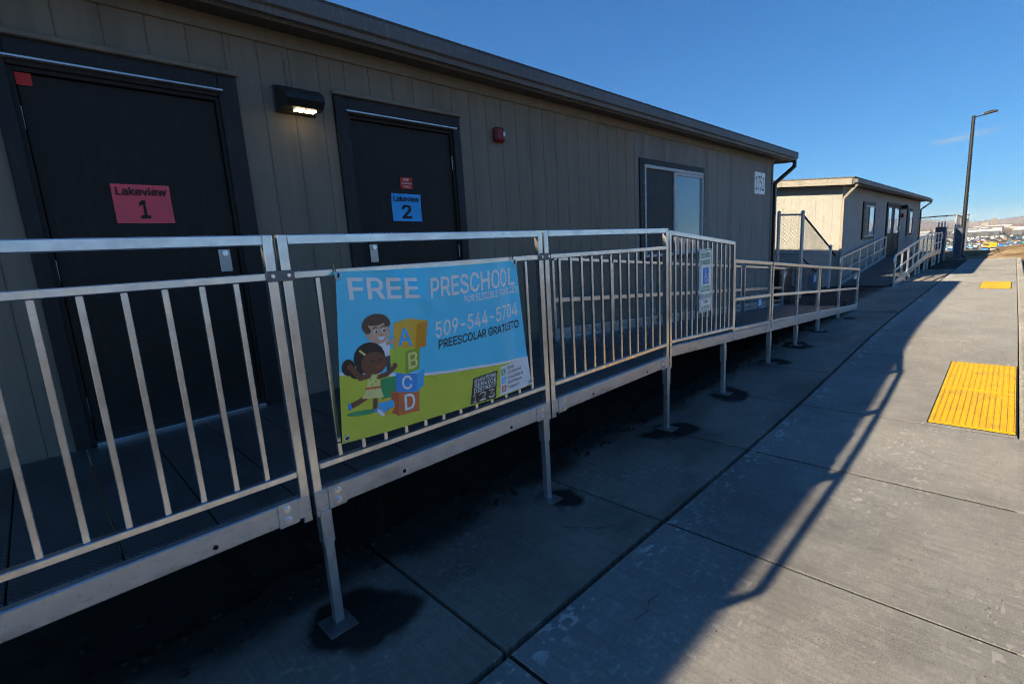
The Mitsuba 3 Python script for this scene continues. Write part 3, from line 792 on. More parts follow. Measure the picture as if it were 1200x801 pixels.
def lay_text(s, x0, x1, z0l, z0r, h, bs, slant=0.0, bold=True, off=0.0012):
    m = text(s, h, x1 - x0, 0.0, bold) if False else meshkit.text_mesh(s, h, 0.001, bold)
    keep = m.face_normals[:, 2] > 0.5
    m = trimesh.Trimesh(m.vertices, m.faces[keep], process=True); m.remove_unreferenced_vertices()
    a, b = m.bounds[0][0], m.bounds[1][0]
    v_ = m.vertices.copy()
    xx = (v_[:, 0] - a) / (b - a)
    m.vertices = np.stack([x0 + xx * (x1 - x0) + v_[:, 1] * slant, z0l + (z0r - z0l) * xx + v_[:, 1], v_[:, 0] * 0], -1)
    k_ = obj('lettering', lay(m, off, 0.02), bs, bn, True)
    return k_


def lp(pts, bs, off, name='picture', r=0.0):
    p = sg.Polygon(pts) if not hasattr(pts, 'geom_type') else pts
    if r: p = p.buffer(-r).buffer(r)
    return obj(name, lay(p, off), bs, bn, True)


def ell(cx, cz, a, b, rot=0):
    return affinity.rotate(affinity.scale(sg.Point(cx, cz).buffer(1, 24), a, b), rot, origin=(cx, cz))


lay_text('FREE', 0.955, 1.306, 1.452, 1.424, 0.090, 'v_white', 0.0)
lay_text('PRESCHOOL', 1.372, 1.968, 1.412, 1.430, 0.094, 'v_white', 0.05)
lay_text('FOR ELIGIBLE FAMILIES', 1.575, 1.985, 1.366, 1.384, 0.035, 'v_white', 0.05, True)
lay_text('509-544-5704', 1.380, 1.972, 1.216, 1.252, 0.075, 'v_white', 0.08)
lay_text('PREESCOLAR GRATUITO', 1.392, 1.972, 1.158, 1.181, 0.042, 'v_black', 0.08)
# stacked letter blocks
def quad(a, b, c, d, bs, off): return lp([a, b, c, d], bs, off, 'block_print')
quad((1.056, 1.078), (1.136, 1.078), (1.126, 0.985), (1.052, 0.985), 'v_leaf', 0.0008)
quad((1.100, 1.008), (1.140, 0.994), (1.130, 0.884), (1.094, 0.910), 'v_brick2', 0.0010)
quad((1.140, 0.994), (1.258, 0.986), (1.246, 0.876), (1.130, 0.884), 'v_brick', 0.0010)
quad((1.100, 1.008), (1.215, 1.002), (1.258, 0.986), (1.140, 0.994), 'v_orange2', 0.0011)
quad((1.135, 1.090), (1.255, 1.062), (1.240, 0.972), (1.127, 1.000), 'v_blue', 0.0013)
quad((1.255, 1.062), (1.298, 1.078), (1.283, 0.994), (1.240, 0.972), 'v_blue2', 0.0013)
quad((1.118, 1.206), (1.198, 1.181), (1.184, 1.074), (1.112, 1.104), 'v_lime', 0.0015)
quad((1.198, 1.181), (1.284, 1.186), (1.266, 1.082), (1.184, 1.074), 'v_lime2', 0.0015)
quad((1.118, 1.206), (1.205, 1.213), (1.284, 1.186), (1.198, 1.181), 'v_lime', 0.0016)
quad((1.155, 1.322), (1.276, 1.302), (1.254, 1.186), (1.137, 1.212), 'v_orange', 0.0017)
quad((1.276, 1.302), (1.342, 1.308), (1.318, 1.184), (1.254, 1.186), 'v_orange2', 0.0017)
quad((1.155, 1.322), (1.232, 1.333), (1.342, 1.308), (1.276, 1.302), 'v_orange', 0.0018)
for s_, x0_, x1_, za, zb_, h_, c_ in (('A', 1.165, 1.240, 1.217, 1.203, 0.078, 'v_blue2'), ('B', 1.205, 1.262, 1.093, 1.096, 0.075, 'v_yellow'), ('C', 1.160, 1.218, 1.008, 0.996, 0.062, 'v_white'), ('D', 1.165, 1.225, 0.902, 0.898, 0.074, 'v_white')):
    lay_text(s_, x0_, x1_, za, zb_, h_, c_, 0.06, True, 0.0022)
# ball and ground shadow
lp(ell(0.955, 0.948, 0.075, 0.012, -6), 'v_leaf', 0.0009); lp(ell(1.09, 0.925, 0.05, 0.010, -6), 'v_leaf', 0.0009)
bc = ell(1.067, 0.944, 0.045, 0.041)
lp(bc, 'v_orange', 0.0014); lp(bc.intersection(sg.Polygon([(1.02, 0.975), (1.08, 0.97), (1.12, 0.99), (1.12, 0.94), (1.05, 0.92)])), 'v_blue2', 0.0018); lp(bc.intersection(sg.Polygon([(1.02, 0.955), (1.05, 0.93), (1.06, 0.90), (1.01, 0.90)])), 'v_white', 0.0018)
# boy behind the blocks
lp([(1.055, 1.250), (1.118, 1.252), (1.125, 1.178), (1.062, 1.176)], 'v_white', 0.0010, r=0.006)
lp([(1.088, 1.178), (1.123, 1.178), (1.120, 1.112), (1.092, 1.112)], 'v_grey', 0.0010)
lp(sg.LineString([(1.112, 1.235), (1.150, 1.246)]).buffer(0.010), 'v_skin', 0.0019)
lp(ell(1.072, 1.292, 0.060, 0.052, -8), 'v_skin', 0.0013)
hair = union_all([ell(1.066 + 0.056 * math.cos(t), 1.326 + 0.036 * math.sin(t), 0.0155, 0.0145) for t in np.linspace(-0.05, 3.75, 13)] + [ell(1.064, 1.345, 0.050, 0.022)])
lp(hair, 'v_hair', 0.0017)
for ex in (1.058, 1.098):
    lp(ell(ex, 1.296, 0.010, 0.009), 'v_white', 0.0017); lp(ell(ex + 0.003, 1.295, 0.0055, 0.006), 'v_hair_black', 0.0022)
    lp(sg.LineString([(ex - 0.011, 1.312), (ex, 1.317), (ex + 0.010, 1.313)]).buffer(0.0025), 'v_hair', 0.0022)
lp(ell(1.016, 1.288, 0.010, 0.012), 'v_skin', 0.0016)
lp(ell(1.084, 1.280, 0.007, 0.0045), 'v_orange2', 0.0017)
lp(sg.Polygon([(1.062, 1.272), (1.102, 1.270), (1.092, 1.256), (1.074, 1.256)]), 'v_white', 0.0019)
# girl in front
lp(ell(0.912, 1.162, 0.030, 0.036), 'v_hair_black', 0.0012); lp(ell(0.945, 1.130, 0.030, 0.024), 'v_hair_black', 0.0012)
lp(ell(1.015, 1.185, 0.076, 0.070, -8), 'v_hair_black', 0.0016)
lp(ell(1.032, 1.158, 0.062, 0.052, -8), 'v_skin_dark', 0.0020)
lp(sg.LineString([(0.972, 1.225), (0.992, 1.205)]).buffer(0.0045), 'v_yellow', 0.0024)
for ex in (1.025, 1.068):
    lp(sg.LineString([(ex - 0.011, 1.168), (ex, 1.172), (ex + 0.011, 1.166)]).buffer(0.0022), 'v_hair_black', 0.0025)
lp(sg.LineString([(1.040, 1.137), (1.056, 1.132), (1.070, 1.138)]).buffer(0.0028), 'v_brick2', 0.0025)
lp(sg.LineString([(1.000, 1.108), (0.960, 1.105), (0.918, 1.165)]).buffer(0.012), 'v_skin_dark', 0.0022)
lp(sg.LineString([(1.045, 1.092), (1.090, 1.096), (1.128, 1.118)]).buffer(0.011), 'v_skin_dark', 0.0022); lp(ell(1.134, 1.126, 0.012, 0.014), 'v_skin_dark', 0.0023)
lp(sg.LineString([(0.985, 1.018), (0.940, 1.000), (0.905, 0.992)]).buffer(0.012), 'v_skin_dark', 0.0014)
lp(sg.LineString([(1.022, 1.005), (1.012, 0.950)]).buffer(0.011), 'v_skin_dark', 0.0014)
lp([(0.998, 1.112), (1.052, 1.106), (1.050, 1.046), (1.062, 0.992), (0.955, 1.012), (0.982, 1.052)], 'v_yellow', 0.0020)
lp(sg.LineString([(0.983, 1.052), (1.050, 1.045)]).buffer(0.005), 'v_brick', 0.0024)
for qx, qz in ((1.005, 1.09), (1.03, 1.075), (1.012, 1.065), (1.038, 1.095)):
    lp(ell(qx, qz, 0.006, 0.006), 'v_lime', 0.0024)
lp(ell(0.898, 0.990, 0.008, 0.016), 'v_blue', 0.0018); lp(ell(1.020, 0.942, 0.018, 0.009), 'v_blue', 0.0018)
# logos at the lower right
lp([(1.598, 0.958), (1.770, 0.968), (1.752, 0.812), (1.572, 0.818)], 'v_black', 0.0010, 'logo_panel')
for s_, x0_, x1_, za, zb_, h_ in (('EDUCATIONAL', 1.606, 1.762, 0.930, 0.941, 0.020), ('SERVICE', 1.603, 1.759, 0.902, 0.911, 0.022), ('DISTRICT', 1.600, 1.756, 0.875, 0.882, 0.021)):
    lay_text(s_, x0_, x1_, za, zb_, h_, 'v_white', 0.02)
def lay_outline(s_, x0_, x1_, za, zb_, h_):
    lay_text(s_, x0_, x1_, za, zb_, h_, 'v_white', 0.04)
    lay_text(s_, x0_ + 0.004, x1_ - 0.004, za + 0.006, zb_ + 0.006, h_ - 0.010, 'v_black', 0.04, False, 0.0018)
for s_, x0_, x1_ in (('1', 1.592, 1.612), ('2', 1.635, 1.680), ('3', 1.700, 1.742)):
    lay_outline(s_, x0_, x1_, 0.824, 0.824, 0.044)
wbp = sg.Polygon([(1.796, 0.982), (2.040, 0.994), (2.052, 0.824), (1.782, 0.816)]).intersection(outline.buffer(-0.001))
lp(wbp, 'v_white', 0.0010, 'logo_panel')
for zc, c_ in ((0.946, 'v_leaf'), (0.898, 'v_blue2'), (0.850, 'v_brick')):
    lp([(1.800, zc + 0.018), (1.832, zc + 0.019), (1.829, zc - 0.017), (1.797, zc - 0.018)], c_, 0.0014, 'icon_print')
    lp(ell(1.814, zc + 0.006, 0.006, 0.006), 'v_white', 0.0019, 'icon_print'); lp(sg.LineString([(1.806, zc - 0.010), (1.814, zc - 0.002), (1.823, zc - 0.011)]).buffer(0.003), 'v_white', 0.0019, 'icon_print')
for i_, (s_, w_) in enumerate((('Early', 0.062), ('Childhood', 0.118), ('Education &', 0.135), ('Assistance', 0.122), ('Program', 0.100))):
    z_ = 0.957 - 0.0285 * i_
    lay_text(s_, 1.846 - 0.001 * i_, 1.846 - 0.001 * i_ + w_, z_, z_ + 0.004, 0.017, 'v_black', 0.0, True, 0.0016)
# grommets and ties
for gx_, gz_, top in ((0.918, 1.552, 1), (1.972, 1.548, 1), (0.868, 0.853, 0), (2.030, 0.842, 0)):
    p_ = art_surf(np.array([gx_]), np.array([gz_]), 0.002)[0]
    ring = trimesh.creation.torus(0.012, 0.0035, 16, 8) if hasattr(trimesh.creation, 'torus') else trimesh.creation.annulus(0.008, 0.015, 0.003)
    obj('grommet', place(ring, (1, 0, 0), (0, 0, 1), p_), 'm_aluminium', bn, True)
    if top:
        obj('cable_tie', tube([p_ + [0, 0.002, -0.004], p_ + [0.001, -0.004, 0.012], (gx_ + 0.002, 1.992, 1.572), (gx_ + 0.002, 1.994, 1.600), (gx_ + 0.006, 2.01, 1.602)], 0.0032, 6), 'm_black', bn, True)
    else:
        s_ = -1 if gx_ < 1 else 1
        obj('cable_tie', tube([p_ + [0.01 * -s_, -0.004, 0.004], p_, (gx_ + s_ * 0.03, 1.985, gz_ - 0.012), (gx_ + s_ * 0.055, 2.0, gz_ - 0.01)], 0.0032, 6), 'm_black', bn, True)

# ------------------------------------------------------------------ parking sign on the picket panel
ps = thing('parking_sign', 'tall white and green reserved disabled parking sign on the picket panel', 'sign')


def rplate(x0, x1, z0, z1, y, r, t=0.003):
    p = sg.box(x0, z0, x1, z1).buffer(-r).buffer(r, 8)
    m = trimesh.creation.extrude_polygon(p, t, engine='earcut')
    v_ = m.vertices.copy(); m.vertices = np.stack([v_[:, 0], y - v_[:, 2], v_[:, 1]], -1); m.fix_normals(); return m


sy = 1.985
for z0, z1, nm in ((1.105, 1.535, 'plate'), (0.955, 1.095, 'lower_plate')):
    pk = obj(nm, rplate(4.345, 4.605, z0, z1, sy, 0.022), 'm_sign_white', ps)
    rim = sg.box(4.355, z0 + 0.010, 4.595, z1 - 0.010).buffer(-0.015).buffer(0.015, 8)
    rim = rim.difference(rim.buffer(-0.006))
    m = trimesh.creation.extrude_polygon(rim, 0.001, engine='earcut'); v_ = m.vertices.copy(); m.vertices = np.stack([v_[:, 0], sy - 0.0031 - v_[:, 2], v_[:, 1]], -1); m.fix_normals()
    obj('border', m, 'm_sign_green', pk)
sl = (('RESERVED', 0.044, 1.455, 0.19, 'm_sign_green'), ('PARKING', 0.044, 1.392, 0.19, 'm_sign_green'), ('STATE DISABLED', 0.018, 1.175, 0.19, 'm_sign_green'), ('PERMIT REQUIRED', 0.018, 1.145, 0.19, 'm_sign_green'), ('VAN', 0.03, 1.035, 0.09, 'm_sign_green'), ('ACCESSIBLE', 0.026, 0.985, 0.19, 'm_sign_green'))
for s_, h_, z_, w_, c_ in sl:
    obj('lettering', place(ctext(s_, h_, 0.13, 0, w_, 0.001), (1, 0, 0), (0, 0, 1), (4.345, sy - 0.0032, z_)), c_, ps)
sb = obj('symbol_panel', rplate(4.415, 4.535, 1.215, 1.365, sy - 0.0032, 0.008, 0.001), 'm_sign_blue', ps)


def sign_shape(p):
    m = trimesh.creation.extrude_polygon(p, 0.001, engine='earcut'); v_ = m.vertices.copy()
    m.vertices = np.stack([4.475 + v_[:, 0], sy - 0.0043 - v_[:, 2], 1.29 + v_[:, 1]], -1); m.fix_normals(); return m


arc = sg.LineString([(0.030 * math.cos(t) + 0.002, 0.030 * math.sin(t) - 0.026) for t in np.radians(np.arange(120, 350, 8))]).buffer(0.005)
fig = union_all([sg.Point(-0.008, 0.055).buffer(0.011), sg.LineString([(-0.008, 0.038), (-0.004, -0.012), (0.020, -0.012), (0.032, -0.048)]).buffer(0.0065), sg.LineString([(-0.006, 0.015), (0.018, 0.015)]).buffer(0.005), arc])
obj('wheelchair_symbol', sign_shape(fig), 'm_white', sb)

# ------------------------------------------------------------------ tactile paving pads
def pad(label, x0, x1, y0, y1, skew=0.0):
    t = thing('tactile_pad', label, 'tactile paving', None)
    mid_ = (x0 + x1) / 2
    obj('border', slabbox(x0 - 0.010, x1 + 0.010, y0 - 0.010, y1 + 0.010, 0.0035, 0.004, 0.001), 'm_gap', t)
    for a, b in ((x0, mid_ - 0.002), (mid_ + 0.002, x1)):
        tile = obj('tile', slabbox(a, b, y0, y1, 0.007, 0.006, 0.002), 'm_yellow', t)
        n = 13
        for i in range(n):
            yc = y0 + (y1 - y0) * (i + 0.5) / n
            z0, z1 = float(gz(a + 0.02)) + 0.009, float(gz(b - 0.02)) + 0.009
            obj('rib', bar((a + 0.02, yc, z0), (b - 0.02, yc, z1), 0.020, 0.006, b=0.0025), 'm_yellow', tile)
    return t


pad('large bright yellow tactile warning pad nearest on the sidewalk', 5.08, 7.24, -0.135, 0.37)
pad('small distant yellow tactile warning pad further up the sidewalk', 15.42, 17.28, -0.05, 0.46)

# ------------------------------------------------------------------ second building, its ramp and what stands round it
b2 = thing('cream_building', 'cream portable classroom building with a sunlit end wall beyond the first', 'building')
BX0, BX1, BY = 16.0, 31.6, 3.36
BG = 0.14
ES = 2.885
x = BY
while x < 11.0:
    obj('end_board', box(BX0 - 0.002, BX0 + 0.016, x + 0.0015, x + 0.2015, BG, ES + 0.02 + min((x - BY), 4.0) * 0.085, 0.003), 'm_siding_cream', b2)
    x += 0.203
obj('end_backing', box(BX0 + 0.004, BX0 + 0.10, BY + 0.03, 11.2, BG, ES), 'm_siding_cream', b2)
obj('gable', extr_x([(BY + 0.05, ES - 0.02), (11.2, ES - 0.02), (7.3, ES + 0.34)], BX0 + 0.009, BX0 + 0.05), 'm_siding_cream', b2)
openb = [(18.75, 20.6, 1.36, 2.52), (22.85, 25.65, 0.6, 2.60), (27.75, 29.4, 1.32, 2.48)]
ms = []
x = BX0 + 0.03
while x < BX1 - 0.05:
    a, b = x + 0.004, x + 0.199
    zs = [(BG, ES)]
    for (o0, o1, z0, z1) in openb:
        if b > o0 and a < o1: zs = [(BG, z0), (z1, ES)]
    for z0, z1 in zs: ms.append(box(a, b, BY, BY + 0.016, z0, z1))
    x += 0.203
k = obj('front_siding', cat(ms), 'm_siding_cream', b2); labels[k] = {'kind': 'stuff'}
obj('front_backing', box(BX0 + 0.10, BX1 - 0.02, BY + 0.012, BY + 0.1, BG, ES), 'm_backing', b2)
obj('far_wall', box(BX1 - 0.03, BX1, BY, 11.2, BG, ES), 'm_siding_cream', b2)
obj('back_wall', box(BX0 + 0.1, BX1 - 0.03, 11.1, 11.2, BG, ES), 'm_siding_cream', b2)
obj('corner_trim', box(BX0 - 0.018, BX0 + 0.06, BY - 0.018, BY - 0.002, BG, ES, 0.003), 'm_siding_cream', b2)
obj('corner_trim', box(BX1 - 0.06, BX1 + 0.018, BY - 0.018, BY - 0.002, BG, ES, 0.003), 'm_siding_cream', b2)
EY = 3.04
obj('soffit', box(BX0 - 0.38, BX1 + 0.4, EY + 0.02, BY - 0.003, ES - 0.012, ES - 0.002), 'm_soffit', b2)
obj('fascia', box(BX0 - 0.40, BX1 + 0.42, EY - 0.02, EY + 0.018, ES - 0.05, ES + 0.10, 0.004), 'm_fascia', b2)
obj('gutter', box(BX0 - 0.42, BX1 + 0.44, EY - 0.11, EY - 0.022, ES - 0.03, ES + 0.075, 0.012), 'm_fascia', b2)
rf2 = obj('roof', extr_x([(EY - 0.03, ES + 0.102), (7.3, ES + 0.50), (11.6, ES + 0.102), (11.6, ES + 0.132), (7.3, ES + 0.535), (EY - 0.04, ES + 0.132)], BX0 - 0.43, BX1 + 0.45), 'm_roofing', b2)
obj('rake_board', extr_x([(EY + 0.02, ES - 0.06), (EY + 0.02, ES + 0.098), (7.3, ES + 0.495), (11.55, ES + 0.098), (11.55, ES - 0.06), (7.3, ES + 0.335)], BX0 - 0.435, BX0 - 0.405), 'm_rake', b2)
obj('rake_soffit', extr_x([(EY + 0.02, ES + 0.0), (7.3, ES + 0.39), (11.5, ES + 0.0), (11.5, ES + 0.012), (7.3, ES + 0.402), (EY + 0.02, ES + 0.012)], BX0 - 0.40, BX0 - 0.004), 'm_soffit', b2)
for nm, x0, x1, xe in (('near', BX0 - 0.30, BX0 - 0.045, 0), ('far', BX1 + 0.34, BX1 + 0.06, 0)):
    obj('downspout', cat([bar((x0, EY - 0.06, ES - 0.02), (x0, EY - 0.06, ES - 0.10), 0.06, 0.08, (1, 0, 0)), bar((x0, EY - 0.06, ES - 0.08), (x1, BY - 0.05, ES - 0.38), 0.06, 0.08, (1, 0, 0)), bar((x1, BY - 0.05, ES - 0.36), (x1, BY - 0.05, BG + 0.1), 0.06, 0.08, (1, 0, 0))]), 'm_rake' if nm == 'near' else 'm_bronze', b2)


def win2(x0, x1, z0, z1, xm):
    w = obj('window', box(x0, x1, BY - 0.03, BY + 0.0, z1 - 0.10, z1, 0.003), 'm_slate', b2)
    for q in ((x0, x0 + 0.30, z0, z1 - 0.10), (x1 - 0.10, x1, z0, z1 - 0.10), (x0 + 0.30, x1 - 0.10, z0, z0 + 0.08)):
        obj('casing', box(q[0], q[1], BY - 0.03, BY + 0.0, q[2], q[3], 0.003), 'm_slate', w)
    for q in ((x0 + 0.302, x1 - 0.102, z1 - 0.15, z1 - 0.102), (x0 + 0.302, x1 - 0.102, z0 + 0.082, z0 + 0.12), (xm - 0.03, xm + 0.03, z0 + 0.12, z1 - 0.15)):
        obj('frame', box(q[0], q[1], BY - 0.035, BY + 0.005, q[2], q[3], 0.003), 'm_white_frame', w)
    obj('screen', box(x0 + 0.302, xm - 0.03, BY - 0.012, BY - 0.006, z0 + 0.12, z1 - 0.15), 'm_black', w)
    obj('pane', (np.array([(xm + 0.03, BY - 0.016, z0 + 0.12), (x1 - 0.102, BY - 0.016, z0 + 0.12), (x1 - 0.102, BY - 0.016, z1 - 0.15), (xm + 0.03, BY - 0.016, z1 - 0.15)]), np.array([[0, 1, 2, 3]])), 'm_glass', w)
    obj('sky_backing', box(xm + 0.03, x1 - 0.102, BY - 0.008, BY - 0.004, z0 + 0.12, z1 - 0.15), 'm_sky_backing2', w)  # pale sheet behind the pane, coloured to look like its sky reflection


mat('m_sky_backing2', (0.72, 0.78, 0.84), 0.8)  # pale blue painted in for sky reflected by the glass
win2(18.75, 20.6, 1.36, 2.52, 19.65)
win2(27.75, 29.4, 1.32, 2.48, 28.4)
for x0, x1 in ((22.95, 24.2), (24.3, 25.55)):
    d = obj('door', box(x0, x1, BY - 0.02, BY + 0.02, 0.62, 2.52, 0.004), 'm_door', b2)
    l0, l1 = (x0 + 0.15, x0 + 0.70) if x0 < 24 else (x0 + 0.12, x1 - 0.25)
    obj('lite', box(l0, l1, BY - 0.026, BY - 0.0205, 1.48, 2.42), 'm_sky_backing2', d)
    obj('lite_pane', (np.array([(l0, BY - 0.03, 1.48), (l1, BY - 0.03, 1.48), (l1, BY - 0.03, 2.42), (l0, BY - 0.03, 2.42)]), np.array([[0, 1, 2, 3]])), 'm_glass', d)
    obj('handle', bar((x1 - 0.12, BY - 0.06, 1.55), (x1 - 0.12, BY - 0.06, 1.75), 0.03, 0.03), 'm_steel', d)
for q in ((22.80, 22.94, 0.6, 2.62), (25.56, 25.70, 0.6, 2.62), (22.94, 25.56, 2.53, 2.62)):
    obj('door_casing', box(q[0], q[1], BY - 0.035, BY - 0.001, q[2], q[3], 0.003), 'm_slate', b2)
l2 = thing('entry_light', 'small dark wall light beside the cream building doors', 'wall light')
obj('housing', box(26.0, 26.45, BY - 0.22, BY - 0.002, 2.42, 2.58, 0.04), 'm_bronze', l2)
l3 = thing('alarm_bell', 'small dark alarm unit right of the cream building doors', 'alarm')
obj('body', box(25.85, 26.1, BY - 0.12, BY - 0.002, 2.08, 2.24, 0.03), 'm_red', l3)

r2 = thing('entry_ramp', 'aluminium ramp with open rails climbing to the cream building doors', 'ramp')
g2 = lambda x: float(np.interp(x, [15.7, 22.3, 27.0], [0.17, 0.60, 0.60]))
OY = 2.06
for (a, b) in ((15.8, 18.0), (18.0, 20.15), (20.15, 22.3), (22.3, 24.6), (24.6, 26.9)):
    obj('deck_section', bar((a + 0.005, (OY + BY) / 2 + 0.02, g2(a) + 0.01), (b - 0.005, (OY + BY) / 2 + 0.02, g2(b) + 0.01), BY - OY - 0.16, 0.04), 'm_deck', r2)
    for yy in (OY, BY - 0.14):
        if yy > 3 and a > 22: continue
        s_ = obj('rail_section', bar((a + 0.03, yy + 0.02, g2(a) - 0.06), (a + 0.03, yy + 0.02, g2(a) + 0.755), 0.04, 0.045, (1, 0, 0)), 'm_aluminium', r2)
        for q in ((a + b) / 2, b - 0.03):
            obj('post', bar((q, yy + 0.02, g2(q) - 0.06), (q, yy + 0.02, g2(q) + 0.755), 0.04, 0.045, (1, 0, 0)), 'm_aluminium', s_)
        obj('top_rail', bar((a, yy + 0.02, g2(a) + 0.775), (b, yy + 0.02, g2(b) + 0.775), 0.045, 0.04), 'm_aluminium', s_)
        for hz, hh in ((0.40, 0.04), (0.09, 0.05), (0.0, 0.10)):
            obj('rail', bar((a + 0.06, yy + 0.022, g2(a) + hz), (b - 0.06, yy + 0.022, g2(b) + hz), 0.03, hh), 'm_aluminium', s_)
    for q in (a + 0.4, b - 0.4):
        gy = float(gz(q))
        for yy in (OY + 0.02, BY - 0.15):
            if g2(q) - gy > 0.12:
                obj('leg', bar((q, yy, gy), (q, yy, g2(q) - 0.055), 0.05, 0.05, (1, 0, 0)), 'm_aluminium_dull', r2)
for yy in (OY + 0.02, BY - 0.12):
    a_ = np.linspace(0, np.pi, 12)
    obj('rail_loop', tube([(15.86, yy, g2(15.8) + 0.775)] + [(15.80 - 0.15 * math.sin(t), yy, g2(15.8) + 0.775 - 0.14 + 0.14 * math.cos(t)) for t in a_] + [(15.84, yy, g2(15.8) + 0.495)], 0.02, 8), 'm_aluminium', r2, 40)
# steps down at the far end of the landing
for i_ in range(3):
    obj('step', box(26.95 + 0.3 * i_, 27.24 + 0.3 * i_, OY + 0.1, BY - 0.2, 0.46 - 0.14 * i_, 0.50 - 0.14 * i_, 0.004), 'm_deck', r2)
for yy in (OY + 0.02,):
    obj('stair_rail', bar((26.95, yy, 1.36), (28.3, yy, 0.88), 0.04, 0.04), 'm_aluminium', r2)
    obj('stair_post', bar((28.2, yy, 0.17), (28.2, yy, 0.90), 0.04, 0.04, (1, 0, 0)), 'm_aluminium', r2)

# outdoor unit at the far end of the landing and small cabinets
hv = thing('outdoor_unit', 'blue grey outdoor unit with pale coils beyond the landing', 'air conditioner')
obj('case', box(27.6, 28.3, 2.02, 2.36, 0.16, 1.60, 0.02), 'm_cabinet', hv)
for i_ in range(3):
    obj('coil', tube([(27.95 + 0.11 * math.cos(t), 2.09 + 0.10 * i_ + 0.0 * t, 1.70 + 0.10 * math.sin(t)) for t in np.linspace(0, 2 * np.pi, 18)], 0.02, 6), 'm_galv', hv, True)
cb = thing('utility_cabinet', 'tall dark blue utility cabinet at the foot of the lamp post', 'cabinet')
obj('case', box(29.6, 29.95, 1.60, 1.84, 0.15, 1.50, 0.015), 'm_cabinet', cb)
obj('base', box(29.55, 30.0, 1.55, 1.89, 0.10, 0.19, 0.01), 'm_concrete_kerb', cb)
for lab, x0, x1, y0, y1, z1 in (('low dark louvred cabinet between the buildings nearest the downspout', 12.0, 12.9, 3.62, 3.95, 0.88), ('low dark cabinet with a blue and white notice between the buildings', 13.9, 14.9, 3.5, 3.85, 0.80)):
    c_ = thing('ground_cabinet', lab, 'cabinet')
    obj('case', box(x0, x1, y0, y1, 0.16, z1, 0.015), 'm_black', c_)
    for i_ in range(5):
        obj('slat', box(x0 + 0.06, x1 - 0.06, y0 - 0.012, y0 - 0.001, 0.26 + i_ * 0.11, 0.31 + i_ * 0.11, 0.004), 'm_bronze', c_)
nt = thing('notice', 'small blue and white notice on the low dark cabinet', 'notice')
obj('plate', box(14.1, 14.6, 3.474, 3.484, 0.40, 0.62, 0.002), 'm_sign_blue', nt)
for q in (14.12, 14.36):
    obj('panel', box(q, q + 0.20, 3.468, 3.4735, 0.43, 0.59), 'm_sign_white', nt)
n2 = thing('rail_tag', 'small blue and white tag hanging on the wall side rail of the ramp', 'notice')
obj('plate', box(9.95, 10.13, 3.372, 3.380, 0.28, 0.46, 0.002), 'm_sign_blue', n2)
obj('panel', box(9.97, 10.11, 3.367, 3.3715, 0.31, 0.43), 'm_sign_white', n2)


def mesh_panel(p0, p1, top0, top1, bot0, bot1, cell=0.085, r=0.0024):
    """woven wire between two posts: slanted wires both ways"""
    p0, p1 = np.asarray(p0, float), np.asarray(p1, float)
    L = np.linalg.norm(p1 - p0); d = (p1 - p0) / L
    poly = sg.Polygon([(0, bot0), (L, bot1), (L, top1), (0, top0)])
    zmin, zmax = min(bot0, bot1), max(top0, top1)
    out = []
    for s_ in (1, -1):
        c = -(zmax - zmin) if s_ > 0 else 0
        end = L if s_ > 0 else L + (zmax - zmin)
        while c < end:
            seg = sg.LineString([(c, zmin), (c + s_ * (zmax - zmin), zmax)]).intersection(poly)
            if seg.length > 0.03 and seg.geom_type == 'LineString':
                (a0, z0), (a1, z1) = list(seg.coords)[:2]
                q0 = np.r_[p0 + d * a0, z0]; q1 = np.r_[p0 + d * a1, z1]
                out.append(tube([q0, q1], r, 4))
            c += cell
    return cat(out)


fc = thing('chain_link_fence', 'chain link fence with a sloping top between the two buildings', 'fence')
fp = [(13.0, 3.99, 2.16), (13.0, 3.48, 2.12), (15.5, 3.45, 1.26)]
for (a, b, c) in fp:
    obj('post', tube([(a, b, 0.14), (a, b, c)], 0.038, 10), 'm_galv', fc, 40)
    obj('post_cap', tube([(a, b, c), (a, b, c + 0.03), (a, b, c + 0.06)], [0.045, 0.04, 0.01], 10), 'm_galv', fc, 40)
obj('rail', tube([(13.0, 3.99, 2.12), (13.0, 3.48, 2.08)], 0.022, 8), 'm_galv', fc, 40)
obj('rail', tube([(13.0, 3.99, 1.22), (13.0, 3.48, 1.19)], 0.022, 8), 'm_galv', fc, 40)
obj('rail', tube([(13.0, 3.48, 2.08), (15.5, 3.45, 1.22)], 0.022, 8), 'm_pole', fc, 40)
obj('rail', tube([(13.0, 3.48, 1.10), (14.2, 3.465, 0.70)], 0.022, 8), 'm_pole', fc, 40)
obj('rail', tube([(15.5, 3.45, 1.22), (15.97, 3.44, 1.00)], 0.022, 8), 'm_pole', fc, 40)
k = obj('wire_mesh', mesh_panel((13.0, 3.99), (13.0, 3.48), 2.12, 2.08, 0.2, 0.2), 'm_galv', fc); labels[k] = {'kind': 'stuff'}
k = obj('wire_mesh', mesh_panel((13.0, 3.48), (15.5, 3.45), 2.08, 1.22, 0.2, 0.2), 'm_galv', fc); labels[k] = {'kind': 'stuff'}

